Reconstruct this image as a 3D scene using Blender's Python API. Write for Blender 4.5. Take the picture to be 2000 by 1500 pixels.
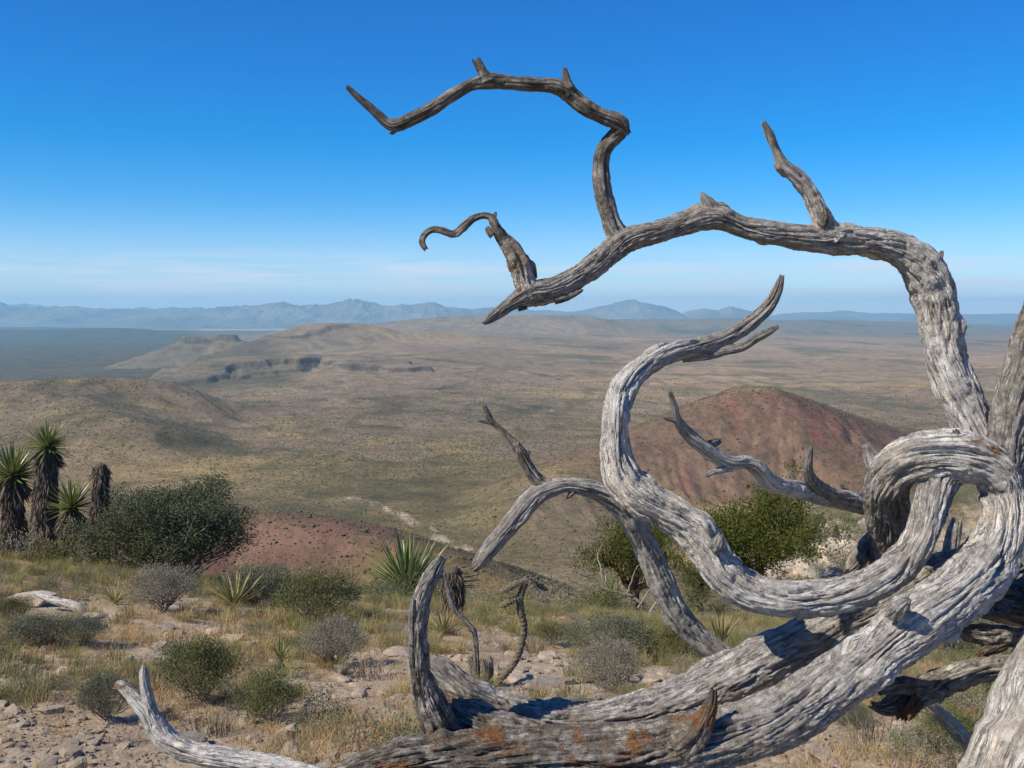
import bpy, math, random
import numpy as np
from mathutils import Vector, Euler

for o in list(bpy.data.objects):
    bpy.data.objects.remove(o)
SC = bpy.context.scene
COL = SC.collection
RNG = np.random.default_rng(11)
random.seed(5)

# ---------------------------------------------------------------- camera
F = 1944.0                                   # focal length in pixels of the 2000 px wide photograph (35 mm on 36 mm)
PITCH = math.atan(138.0 / F)                 # horizon sits 138 px above the centre
CA, SA = math.cos(PITCH), math.sin(PITCH)
cam = bpy.data.cameras.new("camera")
cam.lens = 35.0
cam.sensor_width = 36.0
cam.clip_start = 0.05
cam.clip_end = 250000.0
camo = bpy.data.objects.new("camera", cam)
COL.objects.link(camo)
camo.location = (0, 0, 0)
camo.rotation_euler = (math.pi / 2 - PITCH, 0, 0)
SC.camera = camo

# ---------------------------------------------------------------- light and sky
SUN = Vector((-0.63, -0.38, 0.69)).normalized()
sun_el = math.asin(SUN.z)
sun_az = math.atan2(SUN.x, SUN.y)
world = bpy.data.worlds.new("World")
SC.world = world
world.use_nodes = True
wt = world.node_tree
wt.nodes.clear()


def N(t, typ, **kw):
    n = t.nodes.new(typ)
    for k, v in kw.items():
        if k == 'ins':
            for kk, vv in v.items():
                n.inputs[kk].default_value = vv
        else:
            setattr(n, k, v)
    return n


def L(t, a, b):
    t.links.new(a, b)


sky = N(wt, 'ShaderNodeTexSky', sky_type='NISHITA', sun_disc=False, sun_elevation=sun_el, sun_rotation=sun_az % (2 * math.pi),
        altitude=1800.0, air_density=1.0, dust_density=0.25, ozone_density=3.0)
# the deep clear blue of dry air at altitude: colour ratios pushed apart, brightness range flattened
sp = N(wt, 'ShaderNodeSeparateColor')
L(wt, sky.outputs[0], sp.inputs[0])


def wm(op, a, b):
    m = N(wt, 'ShaderNodeMath', operation=op)
    for s, v in ((m.inputs[0], a), (m.inputs[1], b)):
        if hasattr(v, 'is_output'):
            L(wt, v, s)
        else:
            s.default_value = v
    return m.outputs[0]


bb = wm('MULTIPLY', wm('POWER', sp.outputs[2], 0.95), 1.50)
hs = N(wt, 'ShaderNodeCombineColor')
for i_, g_, o_ in ((0, 1.13, -0.405), (1, 1.22, -0.388)):
    q_ = wm('ADD', wm('MULTIPLY', wm('DIVIDE', sp.outputs[i_], sp.outputs[2]), g_), o_)
    L(wt, wm('MULTIPLY', wm('MINIMUM', wm('MAXIMUM', q_, 0.02), 0.9), bb), hs.inputs[i_])
L(wt, bb, hs.inputs[2])
# thin streaky cloud low over the horizon, all the way round
tc = N(wt, 'ShaderNodeTexCoord')
sep = N(wt, 'ShaderNodeSeparateXYZ')
L(wt, tc.outputs['Generated'], sep.inputs[0])
mp = N(wt, 'ShaderNodeMapping')
mp.inputs['Scale'].default_value = (3.4, 3.4, 60.0)
mp.inputs['Location'].default_value = (3.1, 0.4, 0.2)
L(wt, tc.outputs['Generated'], mp.inputs[0])
cn = N(wt, 'ShaderNodeTexNoise', ins={'Scale': 1.7, 'Detail': 7.0, 'Roughness': 0.58, 'Distortion': 0.35})
L(wt, mp.outputs[0], cn.inputs['Vector'])
cr = N(wt, 'ShaderNodeMapRange', ins={'From Min': 0.44, 'From Max': 0.66, 'To Min': 0.0, 'To Max': 0.9})
L(wt, cn.outputs[0], cr.inputs[0])
el1 = N(wt, 'ShaderNodeMapRange', interpolation_type='SMOOTHSTEP', ins={'From Min': 0.002, 'From Max': 0.014})
el2 = N(wt, 'ShaderNodeMapRange', interpolation_type='SMOOTHSTEP', ins={'From Min': 0.028, 'From Max': 0.070, 'To Min': 1.0, 'To Max': 0.0})
L(wt, sep.outputs[2], el1.inputs[0])
L(wt, sep.outputs[2], el2.inputs[0])
m1 = N(wt, 'ShaderNodeMath', operation='MULTIPLY')
m2 = N(wt, 'ShaderNodeMath', operation='MULTIPLY')
L(wt, el1.outputs[0], m1.inputs[0]); L(wt, el2.outputs[0], m1.inputs[1])
L(wt, m1.outputs[0], m2.inputs[0]); L(wt, cr.outputs[0], m2.inputs[1])
mx = N(wt, 'ShaderNodeMix', data_type='RGBA')
veil = N(wt, 'ShaderNodeMapRange', interpolation_type='SMOOTHSTEP', ins={'From Min': 0.0, 'From Max': 0.11, 'To Min': 0.42, 'To Max': 0.0})
L(wt, sep.outputs[2], veil.inputs[0])
L(wt, wm('MINIMUM', wm('ADD', m2.outputs[0], veil.outputs[0]), 0.92), mx.inputs['Factor'])
L(wt, hs.outputs[0], mx.inputs[6])
mx.inputs[7].default_value = (7.4, 8.0, 9.0, 1)
bg = N(wt, 'ShaderNodeBackground', ins={'Strength': 0.090})
wo = N(wt, 'ShaderNodeOutputWorld')
L(wt, mx.outputs[2], bg.inputs[0])
L(wt, bg.outputs[0], wo.inputs[0])

sl = bpy.data.lights.new("sun", 'SUN')
sl.energy = 5.0
sl.angle = math.radians(0.5)
sl.color = (1.0, 0.91, 0.74)
so = bpy.data.objects.new("sun", sl)
COL.objects.link(so)
so.rotation_euler = SUN.to_track_quat('Z', 'Y').to_euler()
so.location = (-20, 5, 30)
vs = SC.view_settings
vs.view_transform = 'Standard'
vs.look = 'None'
vs.exposure = 0.30
vs.gamma = 1.0
vs.use_curve_mapping = False
SC.render.engine = 'CYCLES'
SC.cycles.max_bounces = 6
SC.cycles.diffuse_bounces = 3
SC.cycles.transmission_bounces = 4
SC.cycles.volume_bounces = 2
SC.cycles.use_denoising = True

# ---------------------------------------------------------------- helpers: numpy noise
_g = np.random.default_rng(3)
_GR = _g.normal(size=(1024, 3))
_GR /= np.linalg.norm(_GR, axis=1)[:, None]
_GR = _GR.astype(np.float32)
_PM = _g.permutation(1024).astype(np.int64)


def perlin(x, y, z, seed=0):
    x = np.asarray(x, np.float64); y = np.asarray(y, np.float64); z = np.asarray(z, np.float64)
    x, y, z = np.broadcast_arrays(x, y, z)
    xi = np.floor(x).astype(np.int64); yi = np.floor(y).astype(np.int64); zi = np.floor(z).astype(np.int64)
    xf = (x - xi).astype(np.float32); yf = (y - yi).astype(np.float32); zf = (z - zi).astype(np.float32)
    u = xf * xf * xf * (xf * (xf * 6 - 15) + 10)
    v = yf * yf * yf * (yf * (yf * 6 - 15) + 10)
    w = zf * zf * zf * (zf * (zf * 6 - 15) + 10)

    def c(dx, dy, dz):
        h = _PM[(_PM[(_PM[(xi + dx + seed * 57) & 1023] + yi + dy) & 1023] + zi + dz) & 1023]
        g = _GR[h]
        return g[..., 0] * (xf - dx) + g[..., 1] * (yf - dy) + g[..., 2] * (zf - dz)

    a = c(0, 0, 0); a += u * (c(1, 0, 0) - a)
    b = c(0, 1, 0); b += u * (c(1, 1, 0) - b)
    a += v * (b - a)
    d = c(0, 0, 1); d += u * (c(1, 0, 1) - d)
    e = c(0, 1, 1); e += u * (c(1, 1, 1) - e)
    d += v * (e - d)
    return (a + w * (d - a)) * 1.4


def fbm(x, y, z=0.0, octv=4, seed=0, gain=0.5):
    s = 0.0; a = 1.0; t = 0.0; f = 1.0
    for i in range(octv):
        s = s + a * perlin(np.asarray(x) * f, np.asarray(y) * f, np.asarray(z) * f + 7.7 * i, seed + i)
        t += a; a *= gain; f *= 2.03
    return s / t * 1.3


def sstep(a, b, x):
    t = np.clip((x - a) / (b - a), 0, 1)
    return t * t * (3 - 2 * t)


def gblur(a, n, axis):
    k = np.array([1, 4, 6, 4, 1.]) / 16
    for _ in range(n):
        p = np.take(a, [0, 0], axis); q = np.take(a, [-1, -1], axis)
        b = np.concatenate([p, a, q], axis)
        m = a.shape[axis]
        a = sum(k[i] * np.take(b, range(i, i + m), axis) for i in range(5))
    return a


# ---------------------------------------------------------------- helpers: objects
def W(px, row, d):
    """World point seen at photo pixel (px,row), d metres ahead along +Y."""
    u = (px - 1000.0) / F; v = (row - 750.0) / F
    s = d / (CA - v * SA)
    return np.array([u * s, d, (-SA - v * CA) * s])


def mesh_np(name, V, faces, mat=None, smooth=True, attrs=None):
    """faces: list of int arrays, each (n,k)."""
    me = bpy.data.meshes.new(name)
    V = np.asarray(V, np.float32)
    if isinstance(faces, np.ndarray):
        faces = [faces]
    faces = [f for f in faces if len(f)]
    me.vertices.add(len(V))
    me.vertices.foreach_set('co', V.ravel())
    li = np.concatenate([f.ravel() for f in faces]).astype(np.int32)
    tot = np.concatenate([np.full(len(f), f.shape[1], np.int32) for f in faces])
    st = np.concatenate([[0], np.cumsum(tot)[:-1]]).astype(np.int32)
    me.loops.add(len(li))
    me.loops.foreach_set('vertex_index', li)
    me.polygons.add(len(tot))
    me.polygons.foreach_set('loop_start', st)
    me.polygons.foreach_set('loop_total', tot)
    me.polygons.foreach_set('use_smooth', np.full(len(tot), smooth, bool))
    for k, (typ, arr) in (attrs or {}).items():
        at = me.attributes.new(k, typ, 'POINT')
        at.data.foreach_set('color' if typ == 'FLOAT_COLOR' else ('vector' if typ == 'FLOAT_VECTOR' else 'value'), np.asarray(arr, np.float32).ravel())
    me.update(calc_edges=True)
    if mat:
        me.materials.append(mat)
    return me


def link(name, me, parent=None, loc=None, rot=None, sc=None, **props):
    o = bpy.data.objects.new(name, me)
    COL.objects.link(o)
    if parent is not None:
        o.parent = parent
    if loc is not None:
        o.location = loc
    if rot is not None:
        o.rotation_euler = rot
    if sc is not None:
        o.scale = sc if hasattr(sc, '__len__') else (sc, sc, sc)
    for k, v in props.items():
        if v:
            o[k] = v
    return o


def thing(name, loc, label, category, group=None):
    return link(name, None, None, loc, label=label, category=category, group=group)


class Acc:
    """Collects vertices and faces for one mesh."""
    def __init__(s):
        s.v = []; s.f = {3: [], 4: []}; s.n = 0; s.a = []

    def add(s, V, Fc, a=None):
        V = np.asarray(V, float)
        Fc = np.asarray(Fc, np.int64)
        s.v.append(V); s.f[Fc.shape[1]].append(Fc + s.n); s.n += len(V)
        if a is not None:
            s.a.append(np.full(len(V), a) if np.isscalar(a) else np.asarray(a))

    def mesh(s, name, mat, smooth=True, attr=None):
        fs = [np.concatenate(x) for x in s.f.values() if x]
        at = {attr: ('FLOAT', np.concatenate(s.a))} if attr and s.a else None
        return mesh_np(name, np.concatenate(s.v), fs, mat, smooth, at)


# ---------------------------------------------------------------- materials
def newmat(name):
    m = bpy.data.materials.new(name)
    m.use_nodes = True
    t = m.node_tree
    t.nodes.clear()
    out = N(t, 'ShaderNodeOutputMaterial')
    return m, t, out


def ramp(t, stops):
    r = N(t, 'ShaderNodeValToRGB')
    cr_ = r.color_ramp
    while len(cr_.elements) < len(stops):
        cr_.elements.new(0.5)
    for e, (p, c) in zip(cr_.elements, stops):
        e.position = p; e.color = (*c, 1)
    return r


def mixc(t, fac, a, b, blend='MIX'):
    m = N(t, 'ShaderNodeMix', data_type='RGBA', blend_type=blend)
    for s, v in ((m.inputs['Factor'], fac), (m.inputs[6], a), (m.inputs[7], b)):
        if hasattr(v, 'is_output'):
            L(t, v, s)
        elif isinstance(v, (int, float)):
            s.default_value = v
        else:
            s.default_value = (*v, 1)
    return m.outputs[2]


def mrange(t, v, a, b, c=0.0, d=1.0):
    m = N(t, 'ShaderNodeMapRange', ins={'From Min': a, 'From Max': b, 'To Min': c, 'To Max': d})
    L(t, v, m.inputs[0])
    return m.outputs[0]


def noise(t, vec, scale, detail=5.0, rough=0.55, dist=0.0):
    n = N(t, 'ShaderNodeTexNoise', ins={'Scale': scale, 'Detail': detail, 'Roughness': rough, 'Distortion': dist})
    if vec is not None:
        L(t, vec, n.inputs['Vector'])
    return n.outputs[0]


def math_(t, op, a, b):
    m = N(t, 'ShaderNodeMath', operation=op)
    for s, v in ((m.inputs[0], a), (m.inputs[1], b)):
        if hasattr(v, 'is_output'):
            L(t, v, s)
        else:
            s.default_value = v
    return m.outputs[0]


def bump(t, h, strength, dist, nrm=None):
    b = N(t, 'ShaderNodeBump', ins={'Strength': strength, 'Distance': dist})
    L(t, h, b.inputs['Height'])
    if nrm is not None:
        L(t, nrm, b.inputs['Normal'])
    return b.outputs[0]


def princ(t, out, col, rough=0.9, nrm=None, spec=0.25):
    p = N(t, 'ShaderNodeBsdfPrincipled')
    if hasattr(col, 'is_output'):
        L(t, col, p.inputs['Base Color'])
    else:
        p.inputs['Base Color'].default_value = (*col, 1)
    p.inputs['Roughness'].default_value = rough
    p.inputs['Specular IOR Level'].default_value = spec
    if nrm is not None:
        L(t, nrm, p.inputs['Normal'])
    L(t, p.outputs[0], out.inputs[0])
    return p


def wood_mat():
    m, t, out = newmat("weathered_wood")
    at = N(t, 'ShaderNodeAttribute', attribute_name='fib')
    mpv = N(t, 'ShaderNodeMapping')
    mpv.inputs['Scale'].default_value = (1, 1, 0.055)
    L(t, at.outputs['Vector'], mpv.inputs[0])
    fv = mpv.outputs[0]
    tone = N(t, 'ShaderNodeAttribute', attribute_name='tone').outputs['Fac']
    lich = N(t, 'ShaderNodeAttribute', attribute_name='lich').outputs['Fac']
    n1 = noise(t, fv, 170, 6, 0.66, 0.2)
    n2 = noise(t, fv, 48, 5, 0.6)
    n3 = noise(t, at.outputs['Vector'], 14, 5, 0.6)
    ng = noise(t, at.outputs['Vector'], 420, 3, 0.7)
    mixn = math_(t, 'ADD', math_(t, 'MULTIPLY', n1, 0.42), math_(t, 'ADD', math_(t, 'MULTIPLY', n2, 0.22), math_(t, 'MULTIPLY', ng, 0.36)))
    silver = ramp(t, [(0.355, (0.13, 0.110, 0.09)), (0.41, (0.40, 0.37, 0.335)), (0.47, (0.66, 0.63, 0.59)), (0.56, (0.88, 0.85, 0.81))])  # stops lightened to reach the brightness of sunlit limb faces
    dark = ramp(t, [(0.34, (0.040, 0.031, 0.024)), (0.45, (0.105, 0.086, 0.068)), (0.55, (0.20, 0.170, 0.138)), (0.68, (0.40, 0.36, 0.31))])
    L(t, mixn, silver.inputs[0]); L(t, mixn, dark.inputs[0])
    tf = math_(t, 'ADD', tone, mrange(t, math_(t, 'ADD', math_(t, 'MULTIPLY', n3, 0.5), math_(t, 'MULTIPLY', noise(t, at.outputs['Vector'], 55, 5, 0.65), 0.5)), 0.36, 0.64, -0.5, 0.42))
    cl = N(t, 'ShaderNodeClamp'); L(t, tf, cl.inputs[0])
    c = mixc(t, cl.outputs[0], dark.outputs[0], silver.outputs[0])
    # thin lines painted dark for the shadow inside deep fissures
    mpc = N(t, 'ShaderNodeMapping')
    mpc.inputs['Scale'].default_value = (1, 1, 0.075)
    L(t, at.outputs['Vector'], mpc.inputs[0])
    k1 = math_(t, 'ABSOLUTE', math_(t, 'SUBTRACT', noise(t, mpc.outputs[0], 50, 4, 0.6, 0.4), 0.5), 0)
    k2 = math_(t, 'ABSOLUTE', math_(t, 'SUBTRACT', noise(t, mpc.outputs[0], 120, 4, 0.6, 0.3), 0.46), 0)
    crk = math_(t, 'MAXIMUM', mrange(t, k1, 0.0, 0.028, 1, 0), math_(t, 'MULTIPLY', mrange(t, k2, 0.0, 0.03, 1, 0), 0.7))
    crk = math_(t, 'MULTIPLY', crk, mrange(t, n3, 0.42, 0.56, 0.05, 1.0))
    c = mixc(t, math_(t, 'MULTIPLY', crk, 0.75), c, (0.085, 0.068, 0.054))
    geo = N(t, 'ShaderNodeNewGeometry')
    # tan weathering and orange lichen crusts
    n4 = noise(t, geo.outputs['Position'], 7.5, 4, 0.6)
    c = mixc(t, mrange(t, n4, 0.48, 0.70, 0, 0.4), c, mixc(t, 1.0, c, (1.08, 0.90, 0.72), 'MULTIPLY'))
    n5 = noise(t, geo.outputs['Position'], 11.0, 6, 0.72)
    th = math_(t, 'SUBTRACT', 0.78, math_(t, 'MULTIPLY', lich, 0.40))
    lf = mrange(t, math_(t, 'SUBTRACT', n5, th), 0.0, 0.07)
    n6 = noise(t, geo.outputs['Position'], 160, 4, 0.6)
    lcol = ramp(t, [(0.35, (0.13, 0.055, 0.022)), (0.6, (0.36, 0.17, 0.06))])
    L(t, n6, lcol.inputs[0])
    c = mixc(t, math_(t, 'MULTIPLY', lf, 0.85), c, lcol.outputs[0])
    b1 = bump(t, math_(t, 'SUBTRACT', mixn, math_(t, 'MULTIPLY', crk, 0.6)), 1.0, 0.009)
    b2 = bump(t, ng, 0.7, 0.0025, b1)
    b3 = bump(t, math_(t, 'MULTIPLY', n6, lf), 0.8, 0.004, b2)
    princ(t, out, c, 0.82, b3, 0.25)
    return m


def leaf_mat(name, c1, c2, trans=0.25, rough=0.55, attr='rnd', spec=0.3):
    m, t, out = newmat(name)
    at = N(t, 'ShaderNodeAttribute', attribute_name=attr)
    oi = N(t, 'ShaderNodeObjectInfo')
    f = math_(t, 'ADD', math_(t, 'MULTIPLY', at.outputs['Fac'], 0.75), math_(t, 'MULTIPLY', oi.outputs['Random'], 0.25))
    c = mixc(t, f, c1, c2)
    p = N(t, 'ShaderNodeBsdfPrincipled')
    L(t, c, p.inputs['Base Color'])
    p.inputs['Roughness'].default_value = rough
    p.inputs['Specular IOR Level'].default_value = spec
    tr = N(t, 'ShaderNodeBsdfTranslucent')
    L(t, c, tr.inputs[0])
    ms = N(t, 'ShaderNodeMixShader', ins={0: trans})
    L(t, p.outputs[0], ms.inputs[1]); L(t, tr.outputs[0], ms.inputs[2])
    L(t, ms.outputs[0], out.inputs[0])
    return m


def soil_mat():
    m, t, out = newmat("stony_soil")
    geo = N(t, 'ShaderNodeNewGeometry')
    P = geo.outputs['Position']
    litter = N(t, 'ShaderNodeAttribute', attribute_name='litter').outputs['Fac']
    a = ramp(t, [(0.30, (0.235, 0.17, 0.112)), (0.5, (0.40, 0.302, 0.20)), (0.7, (0.54, 0.43, 0.305))])
    L(t, noise(t, P, 3.0, 8, 0.65), a.inputs[0])
    b = ramp(t, [(0.3, (0.17, 0.125, 0.068)), (0.55, (0.30, 0.23, 0.12)), (0.75, (0.44, 0.34, 0.18))])
    L(t, noise(t, P, 9.0, 8, 0.7), b.inputs[0])
    c = mixc(t, litter, a.outputs[0], b.outputs[0])
    v = N(t, 'ShaderNodeTexVoronoi', ins={'Scale': 42.0})
    L(t, P, v.inputs['Vector'])
    v2 = N(t, 'ShaderNodeTexVoronoi', ins={'Scale': 120.0})
    L(t, P, v2.inputs['Vector'])
    c = mixc(t, math_(t, 'MULTIPLY', mrange(t, v.outputs['Color'], 0.62, 0.75), 0.5), c, (0.58, 0.47, 0.35))
    h = math_(t, 'ADD', math_(t, 'MULTIPLY', v.outputs['Distance'], -1.0), math_(t, 'MULTIPLY', v2.outputs['Distance'], -0.5))
    n = bump(t, h, 0.35, 0.012)
    n = bump(t, noise(t, P, 70, 7, 0.75), 0.8, 0.014, n)
    princ(t, out, c, 0.95, n, 0.1)
    return m


def rock_mat(name="limestone", c1=(0.34, 0.265, 0.19), c2=(0.66, 0.55, 0.42)):
    m, t, out = newmat(name)
    tcn = N(t, 'ShaderNodeTexCoord')
    oi = N(t, 'ShaderNodeObjectInfo')
    P = tcn.outputs['Object']
    r = ramp(t, [(0.3, c1), (0.7, c2)])
    L(t, noise(t, P, 2.2, 8, 0.68), r.inputs[0])
    c = mixc(t, mrange(t, oi.outputs['Random'], 0, 1, 0.0, 0.5), r.outputs[0], mixc(t, 1.0, r.outputs[0], (0.72, 0.70, 0.70), 'MULTIPLY'))
    n = bump(t, noise(t, P, 9, 7, 0.7), 0.7, 0.06)
    princ(t, out, c, 0.92, n, 0.15)
    return m


def terrain_mat():
    m, t, out = newmat("desert_terrain")
    geo = N(t, 'ShaderNodeNewGeometry')
    P = geo.outputs['Position']
    col = N(t, 'ShaderNodeAttribute', attribute_name='col').outputs['Color']
    dots = N(t, 'ShaderNodeAttribute', attribute_name='dots').outputs['Fac']
    ms = N(t, 'ShaderNodeMapping'); ms.inputs['Scale'].default_value = (1, 1, 0.3)
    L(t, P, ms.inputs[0])
    n1 = noise(t, ms.outputs[0], 0.012, 8, 0.66)
    n2 = noise(t, ms.outputs[0], 0.09, 6, 0.7)
    f = math_(t, 'ADD', math_(t, 'MULTIPLY', n1, 0.5), math_(t, 'MULTIPLY', n2, 0.5))
    sc = mrange(t, f, 0.34, 0.66, 0.50, 1.50)
    c = mixc(t, 1.0, col, sc, 'MULTIPLY')
    c = mixc(t, mrange(t, noise(t, ms.outputs[0], 0.03, 6, 0.7), 0.5, 0.66, 0, 0.55), c, mixc(t, 1.0, c, (0.80, 0.93, 0.72), 'MULTIPLY'))
    # scrub too small to model: spots of desert shrub
    for s, thr in ((0.11, 0.30), (0.05, 0.27)):
        v = N(t, 'ShaderNodeTexVoronoi', ins={'Scale': s})
        L(t, ms.outputs[0], v.inputs['Vector'])
        k = math_(t, 'MULTIPLY', mrange(t, v.outputs['Distance'], thr - 0.1, thr + 0.04, 1, 0), dots)
        k = math_(t, 'MULTIPLY', k, mrange(t, v.outputs['Color'], 0.25, 0.45))
        c = mixc(t, math_(t, 'MULTIPLY', k, 0.7), c, (0.075, 0.074, 0.042))
    b = bump(t, noise(t, P, 0.05, 8, 0.72), 0.7, 6.0)
    princ(t, out, c, 0.97, b, 0.05)
    return m


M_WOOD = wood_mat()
M_SOIL = soil_mat()
M_ROCK = rock_mat()
M_ROCKG = rock_mat("grey_stone", (0.24, 0.205, 0.17), (0.45, 0.40, 0.34))
M_TERR = terrain_mat()
# ================================================================ TERRAIN
LD = lambda d: np.log(np.maximum(d, 0.4))
NEAR_PX = np.array([-300, 0, 250, 500, 800, 1100, 1400, 1550, 1700, 2000, 2300.])
NEAR_D = np.array([0.5, 2.0, 3.4, 5, 7.5, 10, 13, 16, 20, 30, 45, 60, 75, 100, 140])
_rows = {  # photo row of the ground at each distance
    -300: [0, 0, 1500, 1345, 1225, 1155, 1100, 1072, 1085, 1130, 1170, 1190, 1200, 1210, 1215],
    0:    [0, 0, 1500, 1350, 1235, 1165, 1108, 1080, 1090, 1140, 1180, 1200, 1210, 1220, 1225],
    250:  [0, 0, 1500, 1358, 1252, 1185, 1130, 1102, 1110, 1160, 1190, 1205, 1210, 1220, 1225],
    500:  [0, 0, 1500, 1365, 1268, 1205, 1162, 1146, 1155, 1180, 1200, 1210, 1215, 1220, 1225],
    800:  [0, 0, 1500, 1368, 1270, 1213, 1186, 1178, 1185, 1205, 1215, 1220, 1222, 1225, 1228],
    1100: [0, 0, 1500, 1375, 1283, 1226, 1198, 1190, 1194, 1212, 1220, 1224, 1226, 1228, 1230],
    1400: [0, 0, 1500, 1390, 1305, 1252, 1226, 1212, 1206, 1196, 1180, 1172, 1180, 1200, 1220],
    1550: [0, 0, 1500, 1396, 1315, 1268, 1240, 1215, 1190, 1130, 1080, 1062, 1068, 1100, 1160],
    1700: [0, 0, 1500, 1400, 1325, 1280, 1245, 1212, 1172, 1095, 1030, 996, 985, 1005, 1080],
    2000: [0, 0, 1500, 1400, 1325, 1280, 1240, 1200, 1155, 1070, 1000, 965, 950, 960, 1030],
    2300: [0, 0, 1500, 1400, 1325, 1280, 1240, 1200, 1150, 1060, 985, 950, 930, 940, 1000],
}
_Z = np.array([[W(1000, r, d)[2] if r else (-1.28 if d < 1 else -1.42) for r, d in zip(_rows[int(p)], NEAR_D)] for p in NEAR_PX])
VAL_PX = np.array([-300, 100, 350, 480, 600, 800, 1000, 1300, 1700, 2300.])
VAL_D = np.array([90, 140, 200, 300, 450, 600, 1000, 1500, 2000, 3000, 4000, 5000, 7500, 11000, 16000, 25000, 40000, 50000.])
_vz = {
    -300: [-32, -52, -85, -140, -175, -205, -238, -262, -282, -315, -345, -365, -380, -385, -385, -385, -385, -385],
    100:  [-32, -52, -85, -140, -175, -205, -236, -258, -276, -305, -335, -358, -378, -385, -385, -385, -385, -385],
    350:  [-32, -52, -85, -140, -175, -205, -235, -255, -270, -292, -312, -335, -370, -382, -385, -385, -385, -385],
    480:  [-32, -52, -85, -140, -175, -205, -235, -253, -266, -280, -285, -300, -350, -378, -385, -385, -385, -385],
    600:  [-32, -52, -85, -140, -175, -205, -235, -252, -264, -276, -272, -262, -225, -260, -370, -385, -385, -385],
    800:  [-32, -52, -85, -140, -175, -205, -235, -252, -264, -276, -270, -250, -185, -190, -330, -385, -385, -385],
    1000: [-32, -52, -85, -140, -175, -205, -235, -252, -265, -282, -284, -275, -225, -210, -330, -385, -385, -385],
    1300: [-32, -52, -85, -140, -175, -205, -235, -252, -266, -288, -298, -298, -285, -262, -300, -370, -380, -380],
    1700: [-32, -52, -85, -140, -175, -205, -235, -252, -266, -286, -298, -302, -302, -300, -310, -340, -350, -350],
    2300: [-32, -52, -85, -140, -175, -205, -235, -252, -266, -286, -298, -302, -302, -300, -310, -340, -350, -350],
}
_VZ = np.array([_vz[int(p)] for p in VAL_PX], float)


def _fine(pxs, ds, Z, na, nd, blur_a, blur_d):
    az = (pxs - 1000) / F
    A = np.linspace(az[0], az[-1], na)
    D = np.linspace(LD(ds[0]), LD(ds[-1]), nd)
    t1 = np.array([np.interp(D, LD(ds), z) for z in Z])
    t2 = np.array([np.interp(A, az, t1[:, j]) for j in range(nd)]).T
    t2 = gblur(gblur(t2, blur_a, 0), blur_d, 1)
    return A, D, t2


_NT = _fine(NEAR_PX, NEAR_D, _Z, 140, 260, 12, 10)
_VT = _fine(VAL_PX, VAL_D, _VZ, 160, 300, 14, 12)


def _look(T, a, ld):
    A, D, Z = T
    fa = np.clip((a - A[0]) / (A[1] - A[0]), 0, len(A) - 1.001)
    fd = np.clip((ld - D[0]) / (D[1] - D[0]), 0, len(D) - 1.001)
    i = fa.astype(int); j = fd.astype(int)
    u = fa - i; v = fd - j
    return (Z[i, j] * (1 - u) * (1 - v) + Z[i + 1, j] * u * (1 - v) + Z[i, j + 1] * (1 - u) * v + Z[i + 1, j + 1] * u * v)


def poly_dist(X, Y, pts):
    """distance to a polyline in plan, crest height there, running parameter, signed side."""
    best = np.full(X.shape, 1e18); z = np.zeros(X.shape); tt = np.zeros(X.shape); sd = np.zeros(X.shape)
    run = 0.0
    for k in range(len(pts) - 1):
        a, b = pts[k], pts[k + 1]
        dx, dy = b[0] - a[0], b[1] - a[1]
        l2 = dx * dx + dy * dy
        t = np.clip(((X - a[0]) * dx + (Y - a[1]) * dy) / l2, 0, 1)
        qx = a[0] + t * dx; qy = a[1] + t * dy
        d2 = (X - qx) ** 2 + (Y - qy) ** 2
        m = d2 < best
        best = np.where(m, d2, best)
        z = np.where(m, a[2] + t * (b[2] - a[2]), z)
        tt = np.where(m, run + t * math.sqrt(l2), tt)
        sd = np.where(m, (X - qx) * dy - (Y - qy) * dx, sd)
        run += math.sqrt(l2)
    return np.sqrt(best), z, tt, sd


def smax(a, b, k):
    h = np.clip(0.5 + 0.5 * (a - b) / k, 0, 1)
    return b + (a - b) * h + k * h * (1 - h)


def PX(lst):
    return [W(*p) for p in lst]


RED_HILL = PX([(1000, 985, 1130), (1090, 920, 1240), (1180, 880, 1330), (1250, 846, 1390), (1330, 808, 1450), (1400, 774, 1490), (1450, 756, 1510), (1500, 755, 1515), (1550, 770, 1540),
               (1640, 803, 1600), (1740, 832, 1660), (1860, 848, 1720), (2050, 856, 1800)])
RED_SPUR = PX([(330, 1050, 430), (420, 1012, 450), (500, 1000, 455), (570, 1001, 450), (660, 1018, 440), (760, 1055, 425), (850, 1094, 405), (950, 1134, 385), (1050, 1168, 365), (1150, 1200, 345)])
WEST_RIDGE = PX([(-420, 770, 2250), (-200, 757, 2350), (0, 748, 2430), (150, 739, 2550), (270, 738, 2650), (350, 752, 2750), (430, 778, 2800), (520, 800, 2850)])
WEST_SPUR = PX([(40, 748, 2430), (130, 775, 2250), (210, 805, 2080), (270, 828, 1950)])
MESA = PX([(270, 742, 4200), (330, 738, 4320), (380, 718, 4480), (440, 700, 4620), (500, 695, 4720), (570, 691, 4780), (640, 692, 4800), (720, 700, 4720), (790, 712, 4600)])
BUTTE = PX([(366, 657, 7000), (386, 657, 7020), (405, 659, 7030), (432, 653, 7040), (458, 654, 7040)])
PLATEAU = PX([(560, 652, 7000), (585, 645, 7100), (615, 633, 7250), (640, 630, 7400), (690, 631, 7600), (735, 641, 7800), (800, 646, 8000), (900, 652, 8300)])
FARRIDGE = PX([(600, 634, 13500), (660, 630, 13400), (720, 633, 13200), (780, 628, 12500), (820, 622, 12200), (870, 618, 12000), (940, 616, 12000),
               (1040, 614, 12300), (1130, 617, 12800), (1180, 624, 13200)])
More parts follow.
